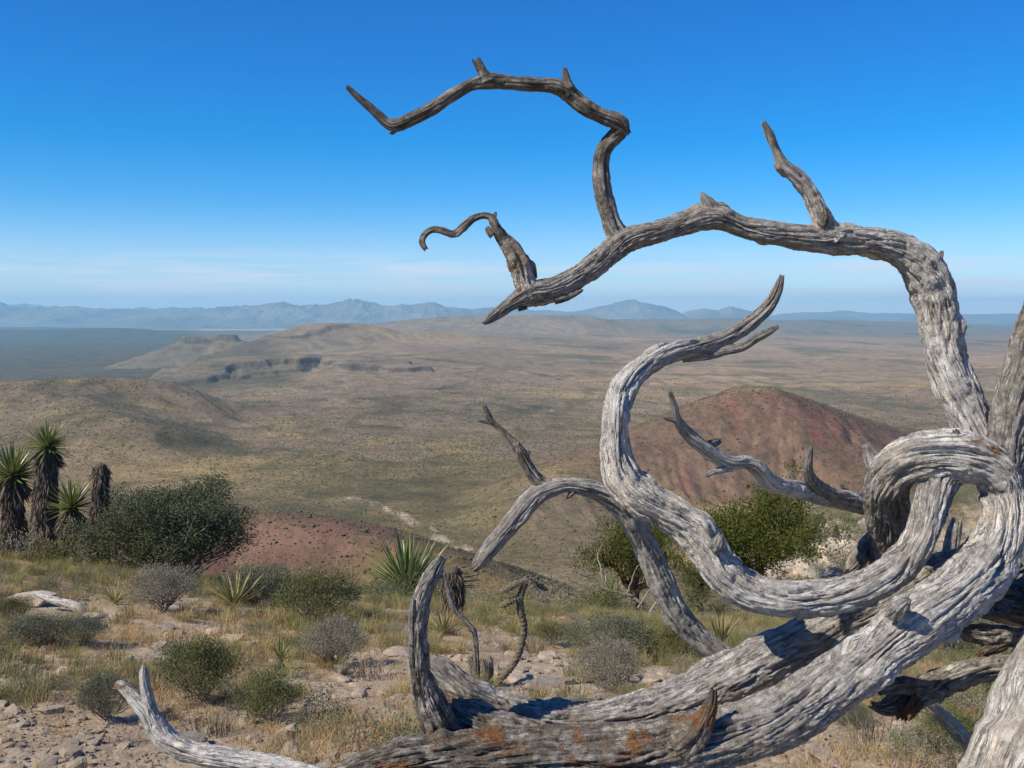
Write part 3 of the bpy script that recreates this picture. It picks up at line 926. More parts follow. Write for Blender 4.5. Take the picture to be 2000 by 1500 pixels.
def limb_mesh(pts, seed, origin, twist=2.0, rough=1.0, jag=1.0, tone=(0.8, 0.8), lich=(0.2, 0.2), world=None, seg=0.0027, step=0.0048, flat=0.0, sharp=True):
    """pts: (photo x, photo y, metres ahead, half width in photo px). One gnarled limb with fibre grooves and cracks."""
    if world is None:
        Pw = []
        for px, row, d, hw in pts:
            w = W(px, row, d)
            Pw.append([*w, hw * (w[1] * CA - w[2] * SA) / F])
    else:
        Pw = world
    S = spline(Pw, 24)
    C = S[:, :3]; R = np.maximum(S[:, 3], 0.0015)
    ln = np.concatenate([[0], np.cumsum(np.linalg.norm(np.diff(C, axis=0), axis=1))])
    n = max(6, int(ln[-1] / step))
    s = np.linspace(0, ln[-1], n)
    C = np.stack([np.interp(s, ln, C[:, i]) for i in range(3)], 1)
    R = np.interp(s, ln, R)
    R = R * (1 + 0.07 * perlin(s / 0.07, 0.3, seed * 0.7) + 0.05 * perlin(s / 0.03, 0.7, seed * 0.3)) * 0.97
    C = gblur(C, 2, 0)
    T, A, B = frames(C)
    rm = float(np.median(R)); rmax = float(R.max())
    m = int(np.clip(2 * math.pi * rmax / seg, 14, 230))
    th = np.linspace(0, 2 * math.pi, m, endpoint=False)
    TH, SS = np.meshgrid(th, s)
    RR = np.repeat(R[:, None], m, 1)
    wob = 0.20 * perlin(np.cos(TH) * 1.2, np.sin(TH) * 1.2, SS / 0.16, seed) + 0.05 * perlin(np.cos(TH) * 2.5, np.sin(TH) * 2.5, SS / 0.06, seed + 21)
    tf = TH + 0.55 * twist * SS + wob
    cx, sx = np.cos(tf), np.sin(tf)
    q = np.clip(rm, 0.008, 0.08)
    # lumps and swellings
    disp = RR * (0.10 * perlin(np.cos(TH) * 0.9, np.sin(TH) * 0.9, SS / (3.2 * q), seed + 1) + 0.055 * perlin(np.cos(TH) * 1.7, np.sin(TH) * 1.7, SS / (1.3 * q), seed + 2))
    # flutes, fibre grooves, fine fibre
    def fib(lam, stretch, sd):
        return perlin(cx * q / lam, sx * q / lam, SS / (lam * stretch), seed + sd)
    fl = fib(max(0.020, q * 0.55), 11, 3)
    disp += RR * 0.06 * rough * fl

    def vee(lam, stretch, sd, wid, frac, depth, bias=0.0):
        """narrow V grooves that run with the grain"""
        nn = np.abs(fib(lam, stretch, sd) + bias)
        return np.minimum(RR * frac, depth) * rough * np.clip(1 - nn / wid, 0, 1) ** 0.8
    m1 = sstep(-0.05, 0.30, perlin(cx * 1.6, sx * 1.6, SS / 0.12, seed + 8))
    m2 = sstep(-0.25, 0.25, perlin(cx * 2.2, sx * 2.2, SS / 0.07, seed + 18))
    disp -= vee(0.028, 20, 7, 0.10, 0.38, 0.017) * m1
    disp -= vee(0.014, 20, 4, 0.13, 0.20, 0.008, 0.1) * m2
    disp -= vee(0.0080, 16, 5, 0.20, 0.10, 0.0034) * (0.4 + 0.6 * m2)
    disp += np.minimum(RR * 0.06, 0.0022) * rough * fib(0.007, 3.5, 6)
    disp += np.minimum(RR * 0.05, 0.0014) * rough * fib(0.0045, 2.2, 16)
    xc = perlin(cx * q / 0.02, sx * q / 0.02, SS / 0.03, seed + 9)
    disp -= np.minimum(RR * 0.07, 0.0025) * rough * np.exp(-(xc / 0.05) ** 2) * (1 - m1 * 0.5)
    # flaking plates
    fk = np.floor(fib(0.013, 4.5, 10) * 4) / 4
    disp += np.minimum(RR * 0.08, 0.0030) * rough * fk
    # old knots and buds
    kr = np.random.default_rng(seed)
    for _ in range(int(s[-1] / 0.10) if rm > 0.006 else 0):
        s0, t0, w_ = kr.uniform(0, s[-1]), kr.uniform(0, 6.283), kr.uniform(0.25, 0.6) * rm
        dth = (TH - t0 + math.pi) % (2 * math.pi) - math.pi
        d2 = ((SS - s0) / (w_ * 1.5)) ** 2 + (dth * rm / w_) ** 2
        disp += RR * kr.uniform(0.08, 0.24) * np.exp(-d2) * np.cos(np.minimum(d2, 2.2) * 1.1)
    rad = np.maximum(RR + disp, RR * 0.30)
    el = 1 + flat * np.cos(2 * (TH + 0.7 * SS / max(q, .02) * 0.15))
    rad = rad * el
    off = np.zeros_like(TH)
    if jag:
        e = np.clip(1 - (s[-1] - s) / max(2.2 * R[-1], 0.012), 0, 1)[:, None]
        off = e ** 1.5 * jag * np.maximum(R[-1], 0.004) * 1.6 * perlin(cx * 2.4, sx * 2.4, 0 * SS + seed, seed + 12)
    Pp = C[:, None, :] + rad[..., None] * (np.cos(TH)[..., None] * A[:, None, :] + np.sin(TH)[..., None] * B[:, None, :]) + off[..., None] * T[:, None, :]
    V = Pp.reshape(-1, 3)
    i = np.arange(n - 1)[:, None] * m; j = np.arange(m)[None]; j2 = (j + 1) % m
    Qd = np.stack([i + j, i + j2, i + m + j2, i + m + j], -1).reshape(-1, 4)
    c0 = C[0]; c1 = C[-1] - T[-1] * R[-1] * 0.5 * (1 if jag else 0)
    k0 = len(V); V = np.concatenate([V, [c0, c1]])
    b = (n - 1) * m
    tri = np.concatenate([np.stack([np.full(m, k0), (np.arange(m) + 1) % m, np.arange(m)], -1),
                          np.stack([np.full(m, k0 + 1), b + np.arange(m), b + (np.arange(m) + 1) % m], -1)])
    fibv = np.stack([cx * q, sx * q, SS], -1).reshape(-1, 3)
    fibv = np.concatenate([fibv, [[0, 0, 0], [0, 0, s[-1]]]]) + seed * 0.37
    u = s / s[-1]
    tn = np.repeat(np.interp(u, np.linspace(0, 1, len(tone)), tone)[:, None], m, 1).ravel()
    lc = np.repeat(np.interp(u, np.linspace(0, 1, len(lich)), lich)[:, None], m, 1).ravel()
    tn = np.concatenate([tn, [tone[0], tone[-1]]]); lc = np.concatenate([lc, [lich[0], lich[-1]]])
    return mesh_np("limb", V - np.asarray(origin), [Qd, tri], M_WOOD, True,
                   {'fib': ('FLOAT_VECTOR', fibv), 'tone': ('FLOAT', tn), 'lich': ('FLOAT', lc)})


TREE_O = W(2050, 1640, 2.35)
tree = thing("dead_tree", TREE_O, "bleached dead tree with twisting silver grey limbs curling against the sky", "tree")


def limb(name, pts, seed, parent=tree, **kw):
    me = limb_mesh(pts, seed, TREE_O, **kw)
    me.name = name
    return link(name, me, parent)


# trunk rising out of the frame, and the stem that carries the loop
limb("trunk", [(1872, 2060, 1.98, 125), (1905, 1720, 1.97, 120), (1960, 1580, 2, 108), (2020, 1450, 2.02, 102), (2072, 1320, 2.12, 98), (2115, 1200, 2.26, 92), (2135, 1080, 2.4, 84), (2120, 960, 2.5, 74), (2090, 840, 2.52, 60)],
     301, twist=0.8, tone=(0.62, 0.7, 0.7), lich=(0.05, 0.05), rough=0.65)
b_fork = limb("branch", [(2130, 1130, 2.5, 62), (2060, 1150, 2.45, 52), (1990, 1168, 2.42, 56), (1930, 1160, 2.36, 48)], 305, tone=(0.4, 0.4), lich=(0.1, 0.1))
# big loop: comes in from the ground, climbs, turns over and hangs down behind
H_PTS = [(470, 1640, 2.06, 20), (560, 1575, 2.06, 24), (640, 1532, 2.06, 28), (720, 1500, 2.06, 34), (800, 1483, 2.07, 42), (900, 1474, 2.08, 50), (1000, 1472, 2.08, 54), (1100, 1474, 2.08, 58), (1200, 1472, 2.08, 62),
         (1300, 1466, 2.08, 62), (1400, 1446, 2.08, 62), (1500, 1412, 2.08, 62), (1607, 1350, 2.1, 60), (1695, 1286, 2.11, 59), (1782, 1222, 2.13, 61), (1866, 1164, 2.16, 60), (1928, 1102, 2.23, 59),
         (1958, 1030, 2.25, 47), (1956, 960, 2.28, 42), (1930, 912, 2.28, 46), (1880, 892, 2.28, 50), (1820, 889, 2.29, 47), (1765, 903, 2.32, 45), (1735, 940, 2.37, 44), (1733, 990, 2.44, 44),
         (1735, 1045, 2.5, 42), (1728, 1095, 2.55, 34), (1722, 1128, 2.58, 20)]
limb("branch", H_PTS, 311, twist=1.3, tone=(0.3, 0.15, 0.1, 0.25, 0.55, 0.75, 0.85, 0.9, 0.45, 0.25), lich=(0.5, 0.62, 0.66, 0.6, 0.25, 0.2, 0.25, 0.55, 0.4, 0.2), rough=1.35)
# knotted chunk under the loop and frayed spur on its shoulder
limb("knot", [(1714, 1040, 2.56, 14), (1690, 1068, 2.55, 17), (1672, 1096, 2.53, 18), (1655, 1118, 2.52, 8)], 313, tone=(0.35, 0.35), rough=1.8, lich=(0.3, 0.3))
limb("stub", [(1722, 925, 2.38, 26), (1702, 892, 2.37, 17), (1690, 868, 2.36, 7)], 314, tone=(0.8, 0.6), rough=1.5)
limb("stub", [(1866, 872, 2.3, 22), (1868, 852, 2.27, 12), (1864, 840, 2.26, 5)], 315, tone=(0.3, 0.2), rough=1.6)
limb("stub", [(1895, 878, 2.3, 18), (1897, 860, 2.27, 10), (1902, 848, 2.26, 5)], 316, tone=(0.5, 0.4), rough=1.6)
limb("knot", [(1745, 1196, 2.08, 22), (1762, 1176, 2.04, 17), (1778, 1168, 2.03, 6)], 317, tone=(0.6, 0.6), rough=1.7)
# arm that drops inside the loop, sweeps left and curls up to the horizon
E_PTS = [(1850, 905, 2.32, 40), (1830, 948, 2.28, 37), (1815, 1000, 2.24, 32), (1796, 1054, 2.2, 33), (1758, 1107, 2.21, 35), (1702, 1143, 2.21, 37), (1633, 1164, 2.21, 38), (1555, 1171, 2.21, 37),
         (1500, 1166, 2.21, 38), (1444, 1145, 2.21, 40), (1404, 1106, 2.21, 41), (1378, 1064, 2.21, 41), (1345, 1026, 2.21, 40), (1302, 997, 2.21, 38), (1258, 973, 2.21, 40), (1220, 938, 2.21, 40), (1206, 892, 2.21, 34),
         (1201, 852, 2.21, 30), (1202, 810, 2.21, 28), (1211, 776, 2.26, 28), (1228, 744, 2.28, 27), (1258, 715, 2.3, 24), (1302, 691, 2.32, 22), (1361, 677, 2.35, 18), (1422, 658, 2.37, 16),
         (1473, 625, 2.39, 15), (1506, 592, 2.41, 13), (1522, 556, 2.42, 9), (1528, 536, 2.42, 5)]
bE = limb("branch", E_PTS, 321, twist=2.2, tone=(0.5, 0.6, 0.7, 0.9, 1.05, 1.1, 1.1, 0.95, 0.65, 0.45), lich=(0.35, 0.2, 0.12, 0.1, 0.1, 0.1), rough=1.2)
limb("twig", [(1330, 697, 2.36, 14), (1380, 690, 2.36, 14), (1422, 682, 2.36, 12), (1447, 679, 2.36, 10), (1473, 663, 2.36, 9), (1501, 648, 2.37, 8), (1521, 637, 2.37, 4)], 322, tone=(0.5, 0.4), rough=1.4)
limb("knot", [(1392, 1072, 2.17, 16), (1402, 1062, 2.16, 15), (1408, 1040, 2.16, 5)], 323, tone=(0.5, 0.4), rough=1.6, lich=(0.4, 0.4))
limb("stub", [(1250, 726, 2.31, 16), (1246, 712, 2.3, 9), (1252, 706, 2.3, 4)], 324, tone=(0.4, 0.4), rough=1.5)
# limb behind it that drops to the ground fork, with its broken arm
F_PTS = [(1480, 1330, 2.5, 26), (1440, 1298, 2.5, 25), (1396, 1270, 2.5, 24), (1356, 1238, 2.49, 25), (1321, 1198, 2.48, 27), (1298, 1152, 2.47, 28), (1276, 1100, 2.46, 27), (1253, 1052, 2.44, 26), (1232, 1012, 2.42, 26),
         (1204, 980, 2.4, 25), (1168, 960, 2.38, 20), (1132, 951, 2.36, 17), (1104, 948, 2.35, 16), (1078, 953, 2.34, 18), (1046, 968, 2.33, 20), (1016, 1001, 2.32, 20), (984, 1039, 2.31, 19), (955, 1073, 2.3, 17), (934, 1100, 2.3, 13), (922, 1112, 2.3, 7)]
limb("branch", F_PTS, 331, twist=1.5, tone=(0.6, 0.65, 0.65, 0.75, 0.85, 0.75, 0.6, 0.55), lich=(0.1, 0.15, 0.1, 0.25, 0.2, 0.1), rough=0.95)
bF2 = limb("branch", [(1075, 950, 2.34, 16), (1054, 942, 2.34, 16), (1037, 922, 2.335, 13), (1024, 896, 2.33, 12), (1010, 872, 2.33, 11), (1000, 860, 2.33, 8), (992, 852, 2.33, 7), (974, 836, 2.33, 6), (958, 822, 2.33, 7), (949, 801, 2.33, 6), (945, 788, 2.33, 3.5)],
           333, tone=(0.35, 0.15, 0.2, 0.3), lich=(0.45, 0.2), rough=1.7)
limb("twig", [(962, 826, 2.33, 5), (946, 824, 2.33, 4), (931, 821, 2.33, 2)], 334, bF2, tone=(0.3, 0.3))
limb("stub", [(1014, 884, 2.33, 10), (1010, 872, 2.325, 8), (1006, 862, 2.32, 6)], 335, bF2, tone=(0.2, 0.5), rough=1.6)
limb("stub", [(1018, 896, 2.33, 9), (1030, 886, 2.33, 6), (1036, 880, 2.33, 3)], 336, bF2, tone=(0.15, 0.15), rough=1.6)
limb("stub", [(1122, 957, 2.35, 8), (1112, 968, 2.34, 5), (1107, 976, 2.34, 2)], 337, tone=(0.3, 0.3), lich=(0.7, 0.7))
# middle arm with its upturned horn
G_PTS = [(1790, 1010, 2.66, 20), (1740, 1001, 2.63, 21), (1684, 986, 2.59, 20), (1650, 977, 2.52, 20), (1612, 970, 2.44, 20), (1572, 960, 2.36, 18), (1532, 952, 2.28, 18), (1500, 940, 2.21, 18), (1480, 914, 2.18, 16), (1460, 903, 2.17, 14),
         (1428, 905, 2.15, 14), (1396, 890, 2.13, 15), (1364, 866, 2.11, 14), (1340, 844, 2.1, 13), (1322, 818, 2.08, 9), (1316, 788, 2.07, 6.5), (1306, 762, 2.06, 4.5)]
bG = limb("branch", G_PTS, 341, twist=2.6, tone=(0.9, 0.95, 1.1, 1.2, 1.1, 1.0, 0.5), lich=(0.1, 0.15, 0.05, 0.05, 0.3), rough=1.0)
limb("horn", [(1655, 978, 2.51, 18), (1612, 962, 2.41, 17), (1586, 940, 2.35, 15), (1577, 914, 2.32, 11.5), (1580, 888, 2.31, 8), (1586, 870, 2.31, 3)], 342, bG, tone=(0.6, 0.5, 0.3), rough=1.2, lich=(0.15, 0.1))
limb("twig", [(1430, 912, 2.15, 10), (1404, 919, 2.13, 8), (1386, 925, 2.11, 6), (1376, 931, 2.1, 4)], 343, bG, tone=(0.9, 0.8))
limb("stub", [(1322, 822, 2.08, 7), (1306, 818, 2.07, 5), (1293, 816, 2.06, 2.5)], 344, bG, tone=(0.4, 0.3), rough=1.5)
limb("stub", [(1380, 868, 2.13, 9), (1394, 864, 2.16, 9), (1406, 860, 2.18, 6)], 345, bG, tone=(0.2, 0.2), rough=1.6)
# high arch over the view
A_PTS = [(1960, 960, 2.5, 46), (1925, 880, 2.5, 46), (1893, 812, 2.5, 44), (1868, 755, 2.5, 42), (1850, 705, 2.5, 41), (1832, 620, 2.5, 41), (1815, 553, 2.49, 44), (1790, 510, 2.48, 42), (1750, 484, 2.47, 33), (1706, 473, 2.46, 30),
         (1640, 467, 2.45, 33), (1580, 464, 2.43, 28), (1520, 456, 2.42, 24), (1450, 443, 2.41, 22), (1403, 424, 2.40, 27), (1374, 424, 2.40, 28), (1333, 438, 2.40, 25), (1286, 453, 2.39, 23), (1226, 468, 2.38, 27),
         (1176, 506, 2.37, 24), (1123, 543, 2.36, 24), (1080, 566, 2.35, 26), (1030, 577, 2.34, 25), (1000, 591, 2.33, 16), (975, 609, 2.32, 12.5), (956, 623, 2.31, 10), (942, 633, 2.31, 4)]
bA = limb("branch", A_PTS, 351, twist=1.2, tone=(0.8, 0.95, 0.9, 0.85, 0.7, 0.6, 0.55, 0.5, 0.5, 0.55), lich=(0.15, 0.1, 0.25, 0.3, 0.25, 0.15, 0.2), rough=1.15)
limb("stub", [(1400, 432, 2.40, 24), (1388, 404, 2.39, 17), (1376, 386, 2.38, 9), (1368, 375, 2.38, 3.5)], 352, bA, tone=(0.4, 0.7), rough=1.5)
limb("stub", [(1822, 520, 2.46, 18), (1834, 502, 2.45, 8), (1842, 488, 2.45, 3)], 353, bA, tone=(0.4, 0.4), rough=1.6, lich=(0.4, 0.4))
limb("branch", [(1628, 470, 2.44, 30), (1605, 430, 2.43, 21), (1586, 388, 2.42, 17), (1561, 350, 2.41, 17), (1530, 323, 2.40, 15), (1515, 293, 2.39, 9), (1502, 262, 2.38, 9), (1490, 237, 2.37, 4.5)], 354, tone=(0.7, 0.9, 0.8, 0.5), lich=(0.3, 0.1), rough=1.5)
limb("stub", [(1600, 440, 2.42, 16), (1612, 418, 2.41, 11), (1608, 402, 2.4, 5)], 355, tone=(0.3, 0.3), rough=1.6)
limb("stub", [(1528, 332, 2.4, 9), (1516, 326, 2.39, 6), (1511, 318, 2.39, 3)], 356, tone=(0.6, 0.6), rough=1.6)
B_PTS = [(1212, 474, 2.39, 24), (1197, 442, 2.39, 21), (1184, 400, 2.39, 19), (1176, 360, 2.38, 18), (1175, 320, 2.38, 17), (1181, 289, 2.37, 17), (1202, 265, 2.37, 17), (1216, 247, 2.36, 16.5), (1200, 236, 2.355, 17), (1178, 227, 2.35, 17),
         (1140, 207, 2.34, 17), (1112, 183, 2.34, 18), (1088, 169, 2.33, 16), (1060, 166, 2.33, 14), (1020, 164, 2.32, 15), (980, 160, 2.32, 14), (948, 159, 2.31, 15), (920, 166, 2.31, 12), (880, 188, 2.3, 13), (840, 214, 2.3, 14), (800, 234, 2.3, 13), (768, 246, 2.3, 13),
         (756, 240, 2.3, 11), (732, 218, 2.29, 9), (704, 194, 2.28, 7.5), (676, 168, 2.27, 4.5)]
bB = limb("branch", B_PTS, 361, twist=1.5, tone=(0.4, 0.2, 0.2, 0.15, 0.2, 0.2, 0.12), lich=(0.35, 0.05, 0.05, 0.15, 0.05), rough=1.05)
limb("stub", [(1212, 250, 2.36, 15), (1224, 256, 2.36, 10), (1231, 262, 2.36, 4)], 362, bB, tone=(0.15, 0.15), rough=1.5)
limb("stub", [(1112, 178, 2.33, 14), (1106, 152, 2.33, 8), (1102, 130, 2.33, 4.5)], 363, bB, tone=(0.2, 0.15), rough=1.6)
sB = limb("stub", [(952, 166, 2.31, 18), (942, 142, 2.31, 11), (937, 124, 2.31, 7), (933, 111, 2.31, 4)], 364, bB, tone=(0.2, 0.12), rough=1.6)
limb("stub", [(938, 140, 2.31, 6), (928, 124, 2.31, 4), (920, 113, 2.31, 1.5)], 365, bB, tone=(0.15, 0.15))
limb("stub", [(772, 246, 2.3, 11), (766, 256, 2.3, 8), (764, 264, 2.3, 4)], 366, bB, tone=(0.15, 0.15), rough=1.5)
C_PTS = [(1042, 580, 2.34, 22), (1024, 552, 2.34, 23), (1015, 515, 2.335, 25), (1000, 488, 2.33, 20), (983, 468, 2.33, 15), (972, 450, 2.32, 12.5), (963, 432, 2.32, 10), (958, 423, 2.32, 8), (944, 421, 2.32, 7), (924, 427, 2.31, 8), (905, 444, 2.31, 9),
         (886, 459, 2.31, 8), (864, 451, 2.3, 8), (844, 448, 2.3, 7), (829, 458, 2.3, 7), (824, 475, 2.29, 6.5), (833, 488, 2.29, 5)]
bC = limb("branch", C_PTS, 371, twist=2, tone=(0.6, 0.5, 0.25, 0.2, 0.2, 0.5), lich=(0.6, 0.75, 0.3, 0.0, 0.0, 0.2), rough=1.6)
limb("stub", [(1022, 520, 2.33, 15), (1036, 516, 2.34, 10), (1046, 545, 2.34, 5)], 372, bC, tone=(0.12, 0.12), rough=1.8)
limb("stub", [(966, 462, 2.32, 9), (954, 452, 2.32, 7), (950, 440, 2.32, 4)], 373, bC, tone=(0.2, 0.2), rough=1.6, lich=(0.8, 0.8))
limb("stub", [(962, 430, 2.32, 8), (966, 420, 2.32, 5), (971, 414, 2.32, 2)], 374, bC, tone=(0.2, 0.2))
limb("stub", [(1080, 585, 2.34, 12), (1112, 578, 2.34, 8), (1140, 566, 2.34, 3)], 375, tone=(0.2, 0.2), rough=1.7)
limb("stub", [(1030, 596, 2.33, 9), (1018, 604, 2.33, 5), (1010, 608, 2.33, 2.5)], 376, tone=(0.15, 0.15), rough=1.5)
# upper right limb leaning out of the frame
limb("branch", [(1985, 1010, 2.42, 34), (1962, 930, 2.4, 36), (1968, 870, 2.4, 40), (1984, 790, 2.4, 42), (2012, 700, 2.4, 45), (2046, 600, 2.4, 44), (2090, 490, 2.4, 40), (2130, 380, 2.42, 32)], 381, twist=1.0, tone=(0.45, 0.4, 0.35), lich=(0.15, 0.05), rough=1.2)
# lower back limb sweeping in from the stump on the left
I_PTS = [(838, 1292, 2.26, 17), (862, 1308, 2.26, 26), (907, 1346, 2.26, 33), (965, 1378, 2.27, 37), (1032, 1398, 2.27, 38), (1128, 1408, 2.28, 39), (1224, 1398, 2.29, 42), (1340, 1362, 2.31, 47), (1450, 1312, 2.33, 50), (1550, 1265, 2.36, 51), (1650, 1218, 2.4, 49), (1760, 1165, 2.44, 46), (1860, 1120, 2.48, 44), (1960, 1110, 2.5, 44)]
limb("branch", I_PTS, 391, twist=0.9, tone=(0.5, 0.6, 0.65, 0.6, 0.5, 0.45), lich=(0.45, 0.3, 0.15, 0.1), rough=1.4)
limb("branch", [(1060, 1452, 2.16, 44), (1000, 1436, 2.16, 44), (945, 1414, 2.17, 40), (898, 1388, 2.18, 32), (866, 1366, 2.19, 18)], 392, tone=(0.4, 0.3, 0.2), lich=(0.4, 0.6, 0.65), rough=1.5)
limb("stub", [(1330, 1450, 2.05, 40), (1358, 1428, 2.03, 32), (1376, 1404, 2.02, 22), (1387, 1378, 2.02, 15), (1394, 1344, 2.02, 7)], 393, tone=(0.2, 0.1, 0.0), lich=(0.45, 0.75, 0.6), rough=1.3)
# upright broken spar on the left end
K_PTS = [(868, 1452, 2.13, 52), (852, 1402, 2.12, 38), (832, 1356, 2.11, 29), (819, 1306, 2.1, 22), (816, 1258, 2.09, 21), (818, 1212, 2.09, 20), (824, 1170, 2.09, 20), (838, 1134, 2.09, 17), (854, 1104, 2.1, 14), (866, 1086, 2.1, 7)]
bK = limb("branch", K_PTS, 395, twist=1.5, tone=(0.15, 0.25, 0.4, 0.5, 0.6), lich=(0.85, 0.5, 0.3, 0.15, 0.1), rough=1.7)
limb("splinter", [(806, 1262, 2.08, 9), (804, 1220, 2.08, 8), (805, 1190, 2.07, 7), (806, 1164, 2.07, 3)], 396, bK, tone=(0.4, 0.4), rough=1.4, lich=(0.3, 0.1))
# lower right side limbs in the shade
N_PTS = [(2075, 1290, 2.52, 24), (2010, 1298, 2.5, 24), (1965, 1300, 2.48, 25), (1900, 1312, 2.46, 27), (1838, 1334, 2.44, 29), (1790, 1358, 2.42, 28), (1752, 1376, 2.41, 24), (1722, 1384, 2.4, 14), (1700, 1376, 2.4, 7)]
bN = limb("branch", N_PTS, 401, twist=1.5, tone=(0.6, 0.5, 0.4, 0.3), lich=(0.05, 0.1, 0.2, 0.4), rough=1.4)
limb("stub", [(1810, 1346, 2.42, 22), (1772, 1338, 2.4, 20), (1738, 1342, 2.39, 17), (1716, 1348, 2.38, 10)], 402, bN, tone=(0.4, 0.3), lich=(0.2, 0.2), rough=1.6)
limb("stub", [(1784, 1366, 2.40, 22), (1768, 1386, 2.37, 20), (1762, 1398, 2.35, 16)], 403, bN, tone=(0.1, 0.1), lich=(0.9, 0.9), rough=1.3)
limb("branch", [(2040, 1245, 2.56, 20), (1985, 1244, 2.54, 21), (1930, 1240, 2.52, 22), (1892, 1234, 2.5, 17), (1872, 1228, 2.49, 10)], 405, tone=(0.35, 0.35), lich=(0.25, 0.3), rough=1.9)
limb("stub", [(1960, 1252, 2.53, 16), (1932, 1268, 2.5, 14), (1912, 1280, 2.48, 9)], 406, tone=(0.15, 0.15), lich=(0.7, 0.9), rough=1.6)
limb("branch", [(1960, 1520, 2.75, 17), (1900, 1462, 2.72, 16), (1860, 1418, 2.7, 15), (1822, 1382, 2.68, 14), (1790, 1352, 2.66, 12)], 407, tone=(0.8, 0.9, 0.8), lich=(0.6, 0.3, 0.1), rough=0.9)
limb("branch", [(1852, 1098, 2.78, 17), (1858, 1060, 2.78, 15), (1864, 1030, 2.78, 14), (1868, 1016, 2.78, 11)], 408, tone=(0.7, 0.7), rough=1.0)
limb("branch", [(1930, 1120, 2.72, 22), (1870, 1106, 2.74, 20), (1826, 1100, 2.76, 17), (1790, 1102, 2.78, 12)], 409, tone=(0.7, 0.75), rough=1.0)

# pale forked branch lying on the ground at the lower edge
def on_ground(px, row, lift=0.02):
    p = hit(px, row)
    return p + np.array([0, 0, lift])


def ground_limb(pts, lifts):
    out = []
    for (px, row, hw), (d, _) in zip(pts, lifts):
        w = W(px, row, d)
        out.append([*w, hw * (w[1] * CA - w[2] * SA) / F])
    return out


db = W(420, 1470, 3.3)
snag = thing("dead_branch", db, "pale forked dead branch curving up out of the stony soil", "branch")
me = limb_mesh([(720, 1560, 3.1, 22), (650, 1530, 3.13, 22), (585, 1508, 3.17, 21), (520, 1492, 3.19, 20.5), (450, 1481, 3.2, 21), (390, 1472, 3.21, 22.7), (340, 1454, 3.22, 23.5), (306, 1423, 3.22, 21.8), (286, 1390, 3.22, 18.5), (268, 1370, 3.23, 15.1), (250, 1350, 3.24, 11.8), (234, 1338, 3.24, 10.1), (222, 1340, 3.24, 5.04)],
               421, db, twist=2.0, tone=(0.9, 1.2, 1.3, 1.3, 1.1), lich=(0, 0, 0, 0.1, 0.7), rough=0.85)
link("branch", me, snag)
me = limb_mesh([(318, 1438, 3.21, 18.5), (300, 1402, 3.22, 16), (290, 1368, 3.22, 12.6), (284, 1338, 3.22, 10.9), (281, 1314, 3.22, 9.24), (282, 1300, 3.22, 5.88)], 422, db, twist=2, tone=(1.3, 1.2, 1.0), lich=(0, 0.1), rough=0.9)
link("fork", me, snag)
# ================================================================ PLANTS AND STONES
def rot_to(dirs, roll):
    """Rotation matrices taking +Z to each direction, with a roll."""
    d = dirs / np.linalg.norm(dirs, axis=1)[:, None]
    h = np.where(np.abs(d[:, 2:3]) < 0.95, np.array([[0, 0, 1.]]), np.array([[1., 0, 0]]))
    a = np.cross(h, d); a /= np.linalg.norm(a, axis=1)[:, None]
    b = np.cross(d, a)
    c, s = np.cos(roll)[:, None], np.sin(roll)[:, None]
    return a * c + b * s, b * c - a * s, d


def leaves(acc, P, D, Ln, Wd, rng, attr=None, fold=0.15):
    """Diamond leaves at P pointing along D."""
    n = len(P)
    a, b, d = rot_to(D, rng.uniform(0, 6.28, n))
    Ln = np.broadcast_to(Ln, n)[:, None]; Wd = np.broadcast_to(Wd, n)[:, None]
    v0 = P; v2 = P + d * Ln
    mid = P + d * Ln * 0.5 + b * Ln * fold
    v1 = mid + a * Wd * 0.5; v3 = mid - a * Wd * 0.5
    V = np.stack([v0, v1, v2, v3], 1).reshape(-1, 3)
    q = (np.arange(n)[:, None] * 4 + np.arange(4)[None])
    r = rng.uniform(0, 1, n) if attr is None else attr
    acc.add(V, q, np.repeat(r, 4))


def stick(acc, p, q, r0, r1, sides=5, bend=0.0, rng=None, segs=4, a=0.5):
    p = np.asarray(p, float); q = np.asarray(q, float)
    t = np.linspace(0, 1, segs + 1)
    C = p + (q - p) * t[:, None]
    if bend and rng is not None:
        o = rng.normal(size=3) * bend * np.linalg.norm(q - p)
        C += np.sin(t * math.pi)[:, None] * o
        C[1:-1] += rng.normal(size=(segs - 1, 3)) * bend * 0.25 * np.linalg.norm(q - p)
    T, A, B = frames(C)
    th = np.linspace(0, 2 * math.pi, sides, endpoint=False)
    R = r0 + (r1 - r0) * t
    V = C[:, None] + R[:, None, None] * (np.cos(th)[None, :, None] * A[:, None] + np.sin(th)[None, :, None] * B[:, None])
    i = np.arange(segs)[:, None] * sides; j = np.arange(sides)[None]; j2 = (j + 1) % sides
    acc.add(V.reshape(-1, 3), np.stack([i + j, i + j2, i + sides + j2, i + sides + j], -1).reshape(-1, 4), a)
    return C


def bark_mat(name, c1, c2, sc=30):
    m, t, out = newmat(name)
    tcn = N(t, 'ShaderNodeTexCoord')
    r = ramp(t, [(0.35, c1), (0.65, c2)])
    nn = noise(t, tcn.outputs['Object'], sc, 6, 0.65)
    L(t, nn, r.inputs[0])
    princ(t, out, r.outputs[0], 0.95, bump(t, nn, 0.8, 0.01), 0.1)
    return m


